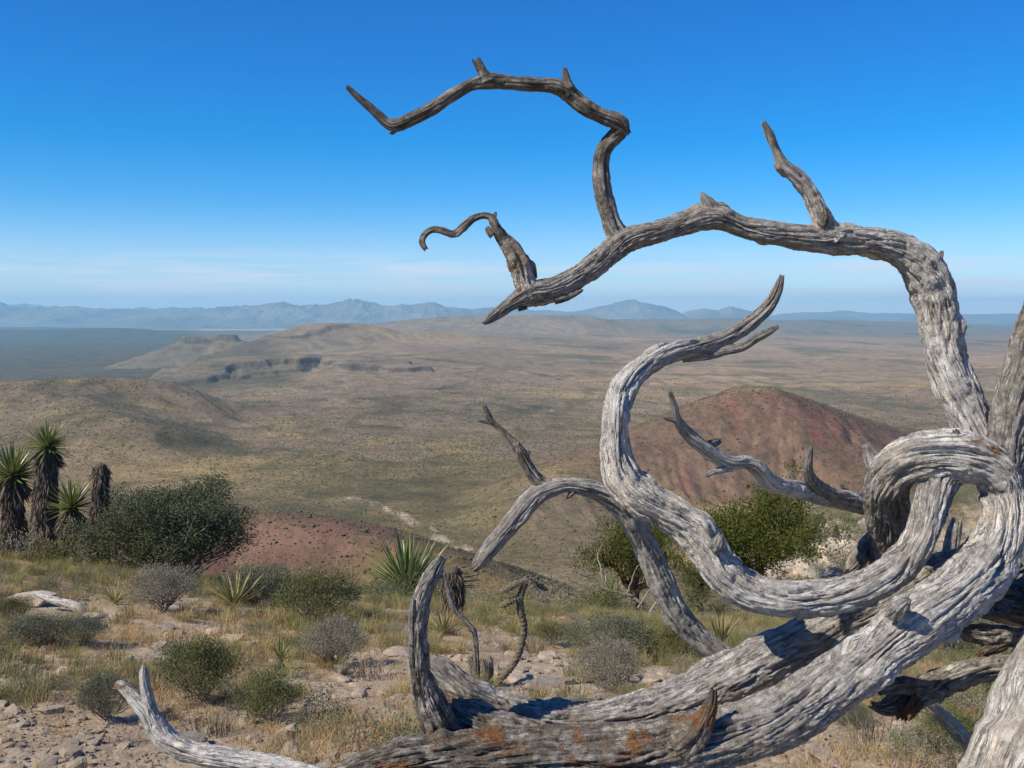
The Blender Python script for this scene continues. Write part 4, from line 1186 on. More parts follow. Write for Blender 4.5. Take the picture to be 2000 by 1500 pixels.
M_TWIG = bark_mat("grey_twig", (0.16, 0.135, 0.115), (0.34, 0.30, 0.265))
M_BARK = bark_mat("dark_bark", (0.045, 0.036, 0.03), (0.14, 0.115, 0.095))
M_THATCH = leaf_mat("dry_thatch", (0.065, 0.052, 0.040), (0.22, 0.175, 0.130), 0.05, 0.9)
M_STRAWLEAF = leaf_mat("straw_leaf", (0.30, 0.20, 0.085), (0.50, 0.37, 0.19), 0.15, 0.7)
M_SHRUB_GREY = leaf_mat("grey_green_leaf", (0.080, 0.090, 0.050), (0.200, 0.205, 0.130), 0.15, 0.5)
M_SHRUB_OLIVE = leaf_mat("olive_leaf", (0.085, 0.096, 0.032), (0.230, 0.225, 0.090), 0.22, 0.6)
M_SHRUB_SILVER = leaf_mat("silver_leaf", (0.15, 0.138, 0.10), (0.32, 0.295, 0.225), 0.12, 0.7)
M_SHRUB_DARK = leaf_mat("dark_leaf", (0.050, 0.062, 0.028), (0.165, 0.180, 0.095), 0.18, 0.6, spec=0.2)
M_JUNIPER = leaf_mat("juniper_leaf", (0.042, 0.056, 0.009), (0.140, 0.152, 0.026), 0.24, 0.7)
M_YUCCA = leaf_mat("yucca_leaf", (0.075, 0.105, 0.026), (0.235, 0.260, 0.080), 0.2, 0.38, spec=0.5)
M_GRASS_DRY = leaf_mat("dry_grass", (0.28, 0.205, 0.09), (0.54, 0.42, 0.21), 0.3, 0.75)
M_GRASS_GREEN = leaf_mat("green_grass", (0.15, 0.145, 0.05), (0.36, 0.32, 0.14), 0.3, 0.7)
M_GRASS_TAN = leaf_mat("tan_grass", (0.30, 0.19, 0.085), (0.52, 0.36, 0.18), 0.3, 0.75)
M_GRASS_BROWN = leaf_mat("brown_tuft", (0.12, 0.095, 0.07), (0.27, 0.215, 0.155), 0.2, 0.8)
M_PAD = leaf_mat("cactus_skin", (0.075, 0.095, 0.045), (0.16, 0.17, 0.085), 0.05, 0.55)


# ---------------------------------------------------------------- leafy shrubs
def shrub_meshes(seed, n_stems, n_clumps, leaves_per, leaf_len, leaf_w, clump_r, leafmat, hgt=0.62, lumps=0.35, up=0.4, core=0.35):
    """A unit shrub: about 1 m across, hgt tall, standing on the origin."""
    rng = np.random.default_rng(seed)
    fa, sa = Acc(), Acc()
    th = rng.uniform(0, 2 * math.pi, n_clumps); cz = rng.uniform(-0.15, 1, n_clumps)
    rr = rng.uniform(core, 1, n_clumps) ** 0.6
    ct = np.sqrt(np.clip(1 - cz * cz, 0, 1))
    dirs = np.stack([ct * np.cos(th), ct * np.sin(th), cz], 1)
    lump = 1 + lumps * perlin(dirs[:, 0] * 1.7 + seed, dirs[:, 1] * 1.7, dirs[:, 2] * 1.7, seed)
    Cc = dirs * (rr * lump)[:, None] * np.array([0.46, 0.46, hgt * 0.5]) + np.array([0, 0, hgt * 0.47])
    base = rng.normal(size=(n_stems, 3)) * 0.035; base[:, 2] = -0.02
    for k in range(n_stems):
        tgt = Cc[rng.integers(n_clumps)] * 0.8
        stick(sa, base[k], tgt, 0.012, 0.004, 5, 0.12, rng, 5)
    for c0 in Cc:
        b = base[rng.integers(n_stems)]
        st = b + (c0 - b) * rng.uniform(0.25, 0.55)
        stick(sa, st, c0, 0.0045, 0.0015, 4, 0.10, rng, 3)
        n = int(leaves_per * rng.uniform(0.6, 1.4))
        off = rng.normal(size=(n, 3)) * clump_r * np.array([1, 1, 0.8])
        P = c0 + off
        D = off / (np.linalg.norm(off, axis=1)[:, None] + 1e-6) + rng.normal(size=(n, 3)) * 0.7 + np.array([0, 0, up])
        leaves(fa, P, D, leaf_len * rng.uniform(0.6, 1.3, n), leaf_w * rng.uniform(0.7, 1.3, n), rng, np.clip(rng.uniform(0, 0.65) + rng.uniform(0, 0.35, n), 0, 1))
    # ragged outer shoots, some of them bare
    for k in range(n_clumps // 5):
        c0 = Cc[rng.integers(n_clumps)]
        o = (c0 - np.array([0, 0, hgt * 0.3])); o = o / np.linalg.norm(o)
        ln_ = rng.uniform(0.05, 0.16)
        e = c0 + (o + rng.normal(size=3) * 0.35 + np.array([0, 0, 0.35])) * ln_
        stick(sa, c0, e, 0.003, 0.001, 4, 0.1, rng, 3)
        n = int(leaves_per * rng.choice([0.0, 0.1, 0.25]))
        if n:
            q_ = rng.uniform(0.2, 1.05, n)[:, None]
            P = c0 + (e - c0) * q_ + rng.normal(size=(n, 3)) * clump_r * 0.28
            leaves(fa, P, rng.normal(size=(n, 3)) + o + np.array([0, 0, up]), leaf_len * rng.uniform(0.6, 1.2, n), leaf_w * rng.uniform(0.7, 1.2, n), rng, np.clip(rng.uniform(0.3, 0.7) + rng.uniform(0, 0.3, n), 0, 1))
    fm = fa.mesh("foliage", leafmat, False, 'rnd')
    sm = sa.mesh("stems", M_TWIG, True, 'rnd')
    return fm, sm


SH = {
    'dark': [shrub_meshes(500, 9, 330, 150, 0.0150, 0.0080, 0.042, M_SHRUB_DARK, 0.66, 0.55, 0.4, 0.45)],
    'olive': [shrub_meshes(510 + i, 10, 110, 100, 0.026, 0.0115, 0.058, M_SHRUB_OLIVE, 0.66, 0.5, 0.8) for i in range(3)],
    'grey': [shrub_meshes(520 + i, 10, 110, 95, 0.026, 0.0105, 0.058, M_SHRUB_GREY, 0.62, 0.5, 0.7) for i in range(2)],
    'silver': [shrub_meshes(530 + i, 16, 130, 70, 0.024, 0.0085, 0.052, M_SHRUB_SILVER, 0.62, 0.4, 0.9) for i in range(2)],
}


def shrub(kind, var, px, row, w_px, h_px, label, group=None, rz=0.0, name="shrub"):
    p = hit(px, row)
    w = size(w_px, p); h = size(h_px, p)
    fm, sm = SH[kind][var]
    t = thing(name, p, label, "shrub", group)
    t.rotation_euler = (0, 0, rz)
    hh = {'dark': 0.66, 'olive': 0.66, 'grey': 0.62, 'silver': 0.62}[kind]
    s = (w, w, h / hh)
    link("foliage", fm, t, sc=s)
    link("stem", sm, t, sc=s)
    return t


G_SH = "low desert shrubs on the stony slope"
shrub('dark', 0, 335, 1128, 345, 180, "big dark grey green evergreen bush beside the tall yuccas at the brow of the slope", None, 2.2, "evergreen_bush")
shrub('olive', 0, 620, 1222, 165, 105, "rounded olive shrub between the spiky yucca rosette and the small agave", G_SH, 0.4)
shrub('silver', 0, 655, 1302, 150, 90, "grey leaved shrub just below the rounded olive shrub", G_SH, 1.1)
shrub('olive', 1, 392, 1372, 165, 130, "olive green shrub behind the upright fork of the fallen pale branch", G_SH, 2.0)
shrub('olive', 2, 522, 1412, 160, 95, "low green shrub above the pale branch, next to the bare stony patch", G_SH, 3.0)
shrub('grey', 0, 212, 1410, 110, 95, "dark green shrub tucked behind the broken tip of the fallen pale branch", G_SH, 0.9)
shrub('silver', 1, 318, 1192, 140, 85, "wispy grey twiggy shrub under the big evergreen bush", G_SH, 5.0)
shrub('grey', 1, 500, 1180, 150, 75, "shaded shrub behind the spreading agave leaves", G_SH, 4.0)
shrub('silver', 0, 1190, 1352, 150, 100, "silvery round shrub seen above the curved lower limb", G_SH, 2.7)
shrub('grey', 0, 1190, 1285, 170, 80, "broad green shrub behind the silvery round shrub", G_SH, 3.8)
shrub('olive', 0, 1075, 1262, 90, 45, "small green shrub next to the bent cholla stem", G_SH, 5.2)
shrub('olive', 1, 1310, 1290, 130, 70, "green shrub beside the pale limb that drops to the fork", G_SH, 1.2)
shrub('grey', 1, 70, 1262, 130, 60, "dark low shrub in the grass below the flat pale slab", G_SH, 2.2)
shrub('grey', 0, 150, 1262, 120, 55, "grassy green shrub next to the dark low shrub below the slab", G_SH, 4.4)
shrub('grey', 0, 1858, 1285, 180, 110, "deep green shrub seen through the gap under the thick slanting limb", G_SH, 1.9)
shrub('olive', 2, 1952, 1372, 150, 110, "leafy shrub against the smooth grey trunk", G_SH, 0.2)
shrub('olive', 0, 1860, 1475, 150, 80, "green shrub at the foot of the smooth grey trunk", G_SH, 2.9)
shrub('grey', 1, 1660, 1420, 90, 45, "small shrub on the bare stones under the slanting limb", G_SH, 2.1)
shrub('silver', 1, 560, 1182, 120, 55, "grey shrub on the brow next to the rounded olive shrub", G_SH, 0.1)
shrub('olive', 1, 20, 1215, 90, 50, "green shrub at the very edge below the leaning yuccas", G_SH, 0.1)
for i, (px, row, w, h, lab) in enumerate([(1598, 1032, 30, 26, "round dark bush on the rocky spur beside the small yucca"), (1520, 1108, 40, 26, "green bush where the juniper meets the rocky spur"), (1665, 1030, 26, 18, "small bush high on the rocky spur by the broken loop"),
                                          (1580, 1090, 26, 18, "small bush low on the rocky spur"), (1812, 1010, 30, 20, "bush on the rocky spur seen through the loop of wood")]):
    shrub('olive', i % 3, px, row, w, h, lab, "bushes on the rocky spur", i * 1.3)


# ---------------------------------------------------------------- junipers
def juniper_meshes(seed, clumps, per, flat=0.62, spread=1.0):
    """Unit juniper: crown about 1 m across on a short forked trunk."""
    rng = np.random.default_rng(seed)
    fa, sa = Acc(), Acc()
    tips = []
    hub = np.array([0.0, 0.0, 0.16])
    stick(sa, (0, 0, -0.06), hub, 0.045, 0.036, 7, 0.04, rng, 4)
    for k in range(7):
        a = k * 2.4 + rng.uniform(-.3, .3)
        e = np.array([math.cos(a) * rng.uniform(0.14, 0.36) * spread, math.sin(a) * rng.uniform(0.14, 0.36) * spread, rng.uniform(0.34, flat * 0.95)])
        C = stick(sa, hub, e, 0.026, 0.007, 6, 0.14, rng, 6)
        for j in range(5):
            s = C[rng.integers(2, 6)]
            e2 = s + np.array([rng.normal() * 0.13, rng.normal() * 0.13, rng.uniform(0.0, 0.18)])
            stick(sa, s, e2, 0.008, 0.003, 4, 0.15, rng, 4)
            tips.append(e2)
        tips.append(e)
    tips = np.array(tips)
    for k in range(clumps):
        c0 = tips[rng.integers(len(tips))] + rng.normal(size=3) * np.array([0.065, 0.065, 0.05])
        c0[2] = max(c0[2], 0.27)
        n = int(per * rng.uniform(0.5, 1.5))
        cr = rng.uniform(0.022, 0.045)
        off = rng.normal(size=(n, 3)) * cr * np.array([1, 1, 0.75])
        D = off / (np.linalg.norm(off, axis=1)[:, None] + 1e-6) + rng.normal(size=(n, 3)) * 0.5 + np.array([0, 0, 0.7])
        leaves(fa, c0 + off, D, 0.020 * rng.uniform(0.6, 1.4, n), 0.0085, rng, np.clip(rng.uniform(0, 0.6) + rng.uniform(0, 0.4, n), 0, 1))
    return fa.mesh("crown", M_JUNIPER, False, 'rnd'), sa.mesh("trunk", M_BARK, True, 'rnd')


def juniper(seed, px, row, d, w_px, h_px, label, clumps=300, per=46, rz=0.0, flat=0.62):
    fm, sm = juniper_meshes(seed, clumps, per, flat)
    p = W(px, row, d); p[2] = H(np.array([p[0]]), np.array([p[1]]))[0]
    w = w_px * d / F; top = W(px, row - h_px, d)[2]
    h = (top - p[2]) / (flat + 0.05)
    t = thing("juniper_tree", p, label, "tree", "living junipers on the slope")
    t.rotation_euler = (0, 0, rz)
    link("crown", fm, t, sc=(w, w, h)); link("trunk", sm, t, sc=(w, w, h))


juniper(601, 1476, 1200, 24, 330, 218, "bright green spreading juniper in the gap above the curling limb", 420, 50, 0.5, 0.58)
juniper(602, 1240, 1196, 21, 235, 232, "rounded juniper half hidden behind the drooping grey limb", 300, 46, 2.0, 0.75)
juniper(603, 1368, 1210, 20, 150, 130, "dark shaded juniper low between the two crossing limbs", 220, 40, 4.0, 0.8)

# ---------------------------------------------------------------- yuccas
def blade_mesh(w0, fold, curve):
    """Sword leaf of unit length along +Z."""
    z = np.array([0, 0.10, 0.35, 0.70, 1.0])
    w = np.array([0.85, 0.7, 1.0, 0.62, 0.0]) * w0
    cy = curve * z ** 2
    V = []; Fq = []; Ft = []
    for k in range(4):
        V += [(-w[k] / 2, cy[k] + fold * w[k], z[k]), (0, cy[k], z[k]), (w[k] / 2, cy[k] + fold * w[k], z[k])]
    V.append((0, cy[4], 1.0))
    for k in range(3):
        b = k * 3
        Fq += [(b, b + 1, b + 4, b + 3), (b + 1, b + 2, b + 5, b + 4)]
    Ft = [(9, 10, 12), (10, 11, 12)]
    return np.array(V, float), np.array(Fq), np.array(Ft)


def blade(name, mat, w0, fold, curve, rnd):
    V, Fq, Ft = blade_mesh(w0, fold, curve)
    return mesh_np(name, V, [Fq, Ft], mat, False, {'rnd': ('FLOAT', np.full(len(V), rnd))})


BLADES = [blade("leaf", M_YUCCA, 0.085, 0.25, c_, r_) for c_, r_ in ((0.02, 0.1), (0.08, 0.45), (0.14, 0.8), (0.05, 1.0))]
BLADES_WIDE = [blade("leaf", M_YUCCA, 0.13, 0.3, c_, r_) for c_, r_ in ((0.05, 0.3), (0.15, 0.7), (0.25, 1.0))]
BLADES_PALE = [blade("leaf", M_GRASS_GREEN, 0.10, 0.25, c_, r_) for c_, r_ in ((0.03, 0.5), (0.10, 0.9))]


def rosette(t, centre, R, n, rng, blades, lo=-35, hi=88, name="leaf", jit=0.16, bias=1.0):
    """n sword leaves, each an object of its own, fanning out from centre (local to t)."""
    for k in range(n):
        u = (k + 0.5) / n
        el = math.asin(math.sin(math.radians(lo)) + (math.sin(math.radians(hi)) - math.sin(math.radians(lo))) * (u ** bias)) + rng.normal() * 0.08
        a = k * 2.39996 + rng.normal() * 0.2
        d = Vector((math.cos(a) * math.cos(el), math.sin(a) * math.cos(el), math.sin(el)))
        o = link(name, blades[rng.integers(len(blades))], t)
        q = d.to_track_quat('Z', 'Y')
        o.rotation_mode = 'QUATERNION'
        o.rotation_quaternion = q
        l = R * rng.uniform(1 - jit, 1 + jit)
        o.scale = (l, l, l)
        o.location = Vector(centre) + d * 0.03 * R


def thatch_trunk(h, r0, r1, seed, lean=(0, 0), bulge=0.0, shag=1.0):
    """Yucca trunk wrapped in hanging dead leaves: bark core plus shaggy thatch."""
    rng = np.random.default_rng(seed)
    n, m = 40, 18
    z = np.linspace(-0.08, h, n); th = np.linspace(0, 2 * math.pi, m, endpoint=False)
    u = np.clip(z / h, 0, 1)
    rad = r0 + (r1 - r0) * u + bulge * np.exp(-((u - 0.52) / 0.14) ** 2)
    TH, ZZ = np.meshgrid(th, z)
    R2 = rad[:, None] * (1 + 0.14 * perlin(np.cos(TH) * 3, np.sin(TH) * 3, ZZ * 9, seed) + 0.10 * perlin(np.cos(TH) * 1.2, np.sin(TH) * 1.2, ZZ * 3.2, seed + 1))
    cx = lean[0] * u ** 1.5; cy = lean[1] * u ** 1.5
    V = np.stack([cx[:, None] + R2 * np.cos(TH), cy[:, None] + R2 * np.sin(TH), ZZ], -1).reshape(-1, 3)
    i = np.arange(n - 1)[:, None] * m; j = np.arange(m)[None]; j2 = (j + 1) % m
    Qd = np.stack([i + j, i + j2, i + m + j2, i + m + j], -1).reshape(-1, 4)
    V = np.concatenate([V, [[cx[-1], cy[-1], h + 0.02]]])
    tri = np.stack([(n - 1) * m + np.arange(m), (n - 1) * m + (np.arange(m) + 1) % m, np.full(m, len(V) - 1)], -1)
    core = mesh_np("bark", V, [Qd, tri], M_BARK)
    acc = Acc()
    k = int(1500 * h * shag)
    uz = rng.uniform(0.0, 1.0, k); a = rng.uniform(0, 6.283, k)
    rr = r0 + (r1 - r0) * uz + bulge * np.exp(-((uz - 0.52) / 0.14) ** 2)
    P = np.stack([lean[0] * uz ** 1.5 + rr * 0.97 * np.cos(a), lean[1] * uz ** 1.5 + rr * 0.97 * np.sin(a), uz * h], 1)
    D = np.stack([np.cos(a) * 0.22, np.sin(a) * 0.22, -np.ones(k)], 1) + rng.normal(size=(k, 3)) * 0.13
    leaves(acc, P, D, rng.uniform(0.10, 0.20, k), 0.020, rng, None, 0.05)
    return core, acc.mesh("dead_leaves", M_THATCH, False, 'rnd')


def yucca(px_b, row_b, d, px_t, row_t, hw0, hw1, crown, label, seed, n=110, skirt=True, bulge=0.0, group=None, name="yucca", lo=-30, straw=0):
    rng = np.random.default_rng(seed)
    p = W(px_b, row_b, d); p[2] = H(np.array([p[0]]), np.array([p[1]]))[0]
    s = 1.0 * d / F
    top = W(px_t, row_t, d)
    h = top[2] - p[2]
    t = thing(name, p, label, "yucca", group)
    lean = (top[0] - p[0], 0.0)
    core, th = thatch_trunk(h, hw0 * s, hw1 * s, seed, lean, bulge * s)
    tr = link("trunk", core, t)
    dl = link("dead_leaves", th, tr, kind='stuff')
    c = np.array([lean[0], 0, h])
    if crown:
        R = crown * s
        rosette(t, c, R, n, rng, BLADES, lo, 88, bias=0.85)
        if skirt:
            acc = Acc(); k = 150
            a = rng.uniform(0, 6.283, k)
            D = np.stack([np.cos(a), np.sin(a), -rng.uniform(1.0, 3.0, k)], 1)
            P = c + np.stack([np.cos(a) * hw1 * s * .8, np.sin(a) * hw1 * s * .8, -rng.uniform(0, 0.25, k) * R], 1)
            leaves(acc, P, D, R * rng.uniform(0.5, 0.95, k), 0.035 * R * 2, rng, None, 0.05)
            link("dead_leaf_skirt", acc.mesh("skirt", M_THATCH, False, 'rnd'), t, kind='stuff')
        if straw:
            acc = Acc(); a = rng.uniform(3.2, 6.0, straw)
            D = np.stack([np.cos(a), np.sin(a), -rng.uniform(1.2, 3.0, straw)], 1)
            leaves(acc, np.repeat(c[None], straw, 0) - np.array([0, 0, 0.05]), D, R * rng.uniform(0.7, 1.0, straw), 0.09 * R, rng, None, 0.05)
            link("straw_leaves", acc.mesh("straw", M_STRAWLEAF, False, 'rnd'), t, kind='stuff')
    else:
        acc = Acc(); k = 220; R = 34 * s
        a = rng.uniform(0, 6.283, k)
        D = np.stack([np.cos(a), np.sin(a), -rng.uniform(0.8, 4.0, k)], 1)
        P = c + np.stack([np.cos(a) * hw1 * s * .7, np.sin(a) * hw1 * s * .7, rng.uniform(-0.5, 0.12, k) * R], 1)
        leaves(acc, P, D, R * rng.uniform(0.5, 1.0, k), 0.06 * R, rng, None, 0.08)
        link("dead_leaf_cap", acc.mesh("cap", M_THATCH, False, 'rnd'), t, kind='stuff')
    return t


G_Y = "tall yuccas at the brow of the slope"
yucca(86, 1086, 15.6, 93, 874, 28, 14, 52, "tallest yucca with a thick shaggy trunk and a green crown against the valley", 701, 120, group=G_Y)
yucca(28, 1084, 15.9, 24, 930, 22, 14, 64, "leafy yucca at the edge, its wide crown touching the tallest yucca's trunk", 702, 130, group=G_Y)
yucca(128, 1082, 15.3, 140, 992, 15, 11, 58, "short yucca with straw coloured dead leaves at the tallest trunk's foot", 703, 100, group=G_Y, straw=16, lo=-20)
yucca(194, 1082, 14.9, 197, 908, 14, 10, 0, "headless dead yucca stump behind the big evergreen bush", 704, bulge=4, group=G_Y)
t = yucca(54, 1080, 16.2, 54, 1062, 9, 8, 62, "low yucca rosette half hidden between two shaggy trunks", 705, 60, False, group=G_Y, lo=0)
G_R = "yucca and agave rosettes on the slope"


def rosette_plant(px, row, R_px, n, label, seed, blades, lo, hi, name="yucca", base=0.0, cat="yucca", group=G_R, bias=0.8, fallen=False):
    rng = np.random.default_rng(seed)
    p = hit(px, row)
    R = size(R_px, p)
    t = thing(name, p, label, cat, group)
    if base:
        b = size(base, p)
        core, th = thatch_trunk(b, R * 0.14, R * 0.11, seed, shag=2.0)
        tr = link("trunk", core, t)
        link("dead_leaves", th, tr, kind='stuff')
    rosette(t, (0, 0, (size(base, p) if base else 0.0) + 0.02 * R), R, n, rng, blades, lo, hi, bias=bias, jit=0.22)
    if fallen:
        acc = Acc(); k = 60; a = rng.uniform(0, 6.283, k)
        D = np.stack([np.cos(a), np.sin(a), -rng.uniform(0.1, 0.6, k)], 1)
        leaves(acc, np.repeat(np.array([[0, 0, size(base, p)]]), k, 0), D, R * rng.uniform(0.5, 0.8, k), 0.05 * R, rng, None, 0.05)
        link("straw_leaves", acc.mesh("straw", M_STRAWLEAF, False, 'rnd'), t, kind='stuff')
    return t


rosette_plant(795, 1176, 100, 150, "big spiky yucca rosette fanning out behind the upright broken spar", 711, BLADES, -6, 86, base=22, bias=1.0, fallen=True)
yucca(886, 1186, 11.5, 884, 1112, 17, 15, 0, "dark dead yucca stump next to the big spiky rosette", 712, group=G_R)
rosette_plant(458, 1184, 74, 34, "spreading agave with long stiff leaves before the shaded shrub", 713, BLADES_PALE, 6, 70, "agave", 0, "agave")
rosette_plant(548, 1308, 38, 15, "small stalked yucca standing alone on the stones", 714, BLADES_WIDE, 5, 80, "small_yucca", 18)
rosette_plant(866, 1240, 52, 26, "green agave clump at the foot of the dead yucca stump", 715, BLADES_PALE, 15, 85, "agave", 0, "agave")
rosette_plant(140, 1188, 26, 7, "tiny agave sprouting beside the pale fallen log", 716, BLADES_PALE, 30, 85, "agave", 0, "agave")
rosette_plant(1186, 1188, 48, 30, "bright little yucca under the bare branched shrub", 717, BLADES_WIDE, 0, 80, "small_yucca", 14)
rosette_plant(1408, 1262, 58, 24, "pale upright agave leaves beside the drooping limb", 718, BLADES_PALE, 45, 88, "agave", 0, "agave")
rosette_plant(12, 1296, 46, 14, "dark agave at the edge of the grass below the slab", 719, BLADES_WIDE, 15, 80, "agave", 0, "agave")
rosette_plant(225, 1180, 44, 22, "faint agave in the grass under the big bush's lower branches", 720, BLADES_PALE, 15, 80, "agave", 0, "agave")
for px, row, ht, R, lab, sd in ((1633, 1062, 32, 13, "small trunked yucca on the rocky spur", 731), (1551, 1050, 20, 12, "short yucca on the spur just above the juniper", 732), (1645, 962, 14, 9, "tiny yucca on the crest of the spur under the horned arm", 733), (1808, 985, 18, 10, "small yucca on the spur seen through the loop", 734)):
    p = hit(px, row)
    yucca(px, row, p[1], px, row - ht, 4.5, 3.5, R, lab, sd, 36, False, group="small yuccas on the rocky spur")

# ---------------------------------------------------------------- cholla
def cholla_piece(acc, pts, seed, knob=1.0):
    S = spline(pts, 14)
    C, R = S[:, :3], S[:, 3]
    ln = np.concatenate([[0], np.cumsum(np.linalg.norm(np.diff(C, axis=0), axis=1))])
    n = max(10, int(ln[-1] / 0.0035)); s = np.linspace(0, ln[-1], n)
    C = np.stack([np.interp(s, ln, C[:, i]) for i in range(3)], 1); R = np.interp(s, ln, R)
    T, A, B = frames(C)
    m = 16; th = np.linspace(0, 6.2832, m, endpoint=False)
    TH, SS = np.meshgrid(th, s)
    k = np.cos(4 * TH + SS * 70) * np.cos(SS * 290 + 2 * np.cos(TH * 2))
    rad = R[:, None] * (1 + 0.16 * knob * k + 0.30 * perlin(np.cos(TH) * 2.6, np.sin(TH) * 2.6, SS / 0.012, seed))
    rad[-1] *= 0.3; rad[-2] *= 0.75
    V = (C[:, None] + rad[..., None] * (np.cos(TH)[..., None] * A[:, None] + np.sin(TH)[..., None] * B[:, None])).reshape(-1, 3)
    i = np.arange(n - 1)[:, None] * m; j = np.arange(m)[None]; j2 = (j + 1) % m
    acc.add(V, np.stack([i + j, i + j2, i + m + j2, i + m + j], -1).reshape(-1, 4), 0.4)
    c = len(V)
    return C, R, T


M_CHOLLA = bark_mat("cholla_skin", (0.07, 0.06, 0.042), (0.22, 0.185, 0.135), 90)
M_SPINE = leaf_mat("cholla_spine", (0.35, 0.30, 0.2), (0.6, 0.54, 0.4), 0.3, 0.6)
ch0 = hit(958, 1340)
dch = ch0[1]
cholla = thing("cholla_cactus", ch0, "dry cholla cactus with a thin bent stem and drooping jointed arms", "cactus")


def cholla_part(name, pts, seed, spines=True, knob=1.0):
    acc = Acc()
    P = []
    for px, row, hw, dd in pts:
        w = W(px, row, dch + dd)
        P.append([*(w - ch0), hw * dch / F])
    C, R, T = cholla_piece(acc, P, seed, knob)
    o = link(name, acc.mesh(name, M_CHOLLA), cholla)
    if spines:
        rng = np.random.default_rng(seed); sa = Acc(); k = 300
        i = rng.integers(0, len(C), k)
        D = rng.normal(size=(k, 3)); D -= T[i] * (D * T[i]).sum(1)[:, None] * 0.6
        D /= np.linalg.norm(D, axis=1)[:, None]
        leaves(sa, C[i] + D * R[i][:, None] * 0.9, D, 0.011, 0.0030, rng)
        link("spines", sa.mesh("spines", M_SPINE, False, 'rnd'), o, kind='stuff')


cholla_part("stem", [(958, 1346, 7.56, 0), (985, 1318, 6.72, 0), (1008, 1288, 6.72, 0), (1020, 1250, 7.14, 0), (1023, 1220, 6.72, 0), (1016, 1190, 7.14, 0), (1016, 1165, 6.72, 0), (1024, 1145, 5.88, 0), (1030, 1128, 5.04, 0)], 801)
cholla_part("arm", [(1026, 1134, 5.04, 0), (1006, 1142, 5.88, -0.02), (985, 1154, 5.46, -0.04), (979, 1158, 3.36, -0.05)], 802)
cholla_part("arm", [(1018, 1168, 5.04, 0), (998, 1174, 5.88, -0.03), (984, 1182, 5.04, -0.04), (977, 1186, 3.36, -0.05)], 803)
cholla_part("arm", [(1030, 1130, 5.04, 0), (1048, 1140, 5.88, 0.03), (1062, 1148, 5.46, 0.05), (1070, 1152, 3.36, 0.06)], 804)
cholla_part("arm", [(1032, 1134, 5.04, 0), (1046, 1154, 6.3, -0.02), (1062, 1170, 5.88, -0.05), (1074, 1177, 3.78, -0.06)], 805)
for sd_, pts_ in ((806, [(930, 1330, 9, 0), (930, 1290, 7, 0), (928, 1245, 6, 0), (924, 1232, 7, 0), (906, 1210, 5.5, 0), (888, 1190, 5.5, 0), (878, 1165, 5, 0), (873, 1140, 4, 0), (868, 1118, 3, 0)]),
                  (807, [(936, 1338, 9, 0.03), (925, 1310, 8, 0.02), (919, 1280, 6, 0.02)]), (808, [(948, 1342, 11, 0), (947, 1310, 10, 0), (944, 1288, 6, 0)]), (809, [(955, 1340, 7, 0.02), (960, 1310, 5, 0.02), (957, 1282, 4, 0.02)])):
    P_ = []
    for px, row, hw, dd in pts_:
        w = W(px, row, dch + dd); P_.append([*w, hw * dch / F])
    lm = limb_mesh(None, sd_, ch0, world=P_, tone=(0.15, 0.3), lich=(0, 0), seg=0.004, step=0.006, rough=1.3)
    link("dead_stem", lm, cholla)

# ---------------------------------------------------------------- prickly pears by the trunk
def pad_mesh(seed):
    rng = np.random.default_rng(seed)
    n, m = 12, 16
    V = []
    for i in range(n + 1):
        v = i / n
        z = v
        w = 0.36 * math.sin(math.pi * min(1, v ** 0.75)) ** 0.62 + 0.02
        for j in range(m):
            a = j / m * 2 * math.pi
            V.append((w * math.cos(a), 0.075 * (w / 0.36) ** 0.5 * math.sin(a) + 0.06 * math.sin(v * 3 + seed), z))
    i = np.arange(n)[:, None] * m; j = np.arange(m)[None]; j2 = (j + 1) % m
    acc = Acc()
    acc.add(np.array(V), np.stack([i + j, i + j2, i + m + j2, i + m + j], -1).reshape(-1, 4), rng.uniform(0, 1))
    k = 60
    v = rng.uniform(0.1, 0.95, k); u = rng.uniform(-1, 1, k); sgn = np.sign(rng.normal(size=k))
    w = 0.34 * np.sin(np.pi * v ** 0.75) ** 0.62
    P = np.stack([u * w, sgn * 0.07 * np.sqrt(1 - u * u), v], 1)
    D = np.stack([u * 0.4, sgn, rng.normal(size=k) * 0.5], 1)
    leaves(acc, P, D, 0.14, 0.012, rng, np.ones(k))
    return acc.mesh("pad", M_PAD, True, 'rnd')


PADS = [pad_mesh(i) for i in range(3)]
for px, row, pads, lab in ((1755, 1462, [(0, 0, 0, 46, 0.1), (-0.6, 0.1, 0, 26, -0.6)], "upright oval prickly pear pad alone in the dry grass"),
                           (1832, 1470, [(0, 0, 0, 44, 0.15), (0.8, 0.3, 0, 36, 0.5), (-0.3, 0.5, 0.2, 30, -0.2)], "prickly pear clump under the pale slanting stick"),
                           (1872, 1440, [(0, 0, 0, 52, -0.05), (-0.9, 0.2, 0, 36, -0.35), (0.7, 0, 0, 46, 0.12)], "prickly pear clump between the stick and the smooth trunk"),
                           (1910, 1440, [(0, 0, 0, 44, 0.0), (0.5, 0.3, 0.1, 40, 0.3)], "pale green prickly pear against the smooth trunk")):
    p = hit(px, row)
    t = thing("prickly_pear", p, lab, "cactus", "prickly pears by the trunk")
    for k, (dx, dy, dz, hp, tl) in enumerate(pads):
        s = size(hp, p)
        link("pad", PADS[k % 3], t, (dx * s * .6, dy * s * .6, dz * s - 0.01), (0.1 * k, tl, 0.5 * k + px), s)

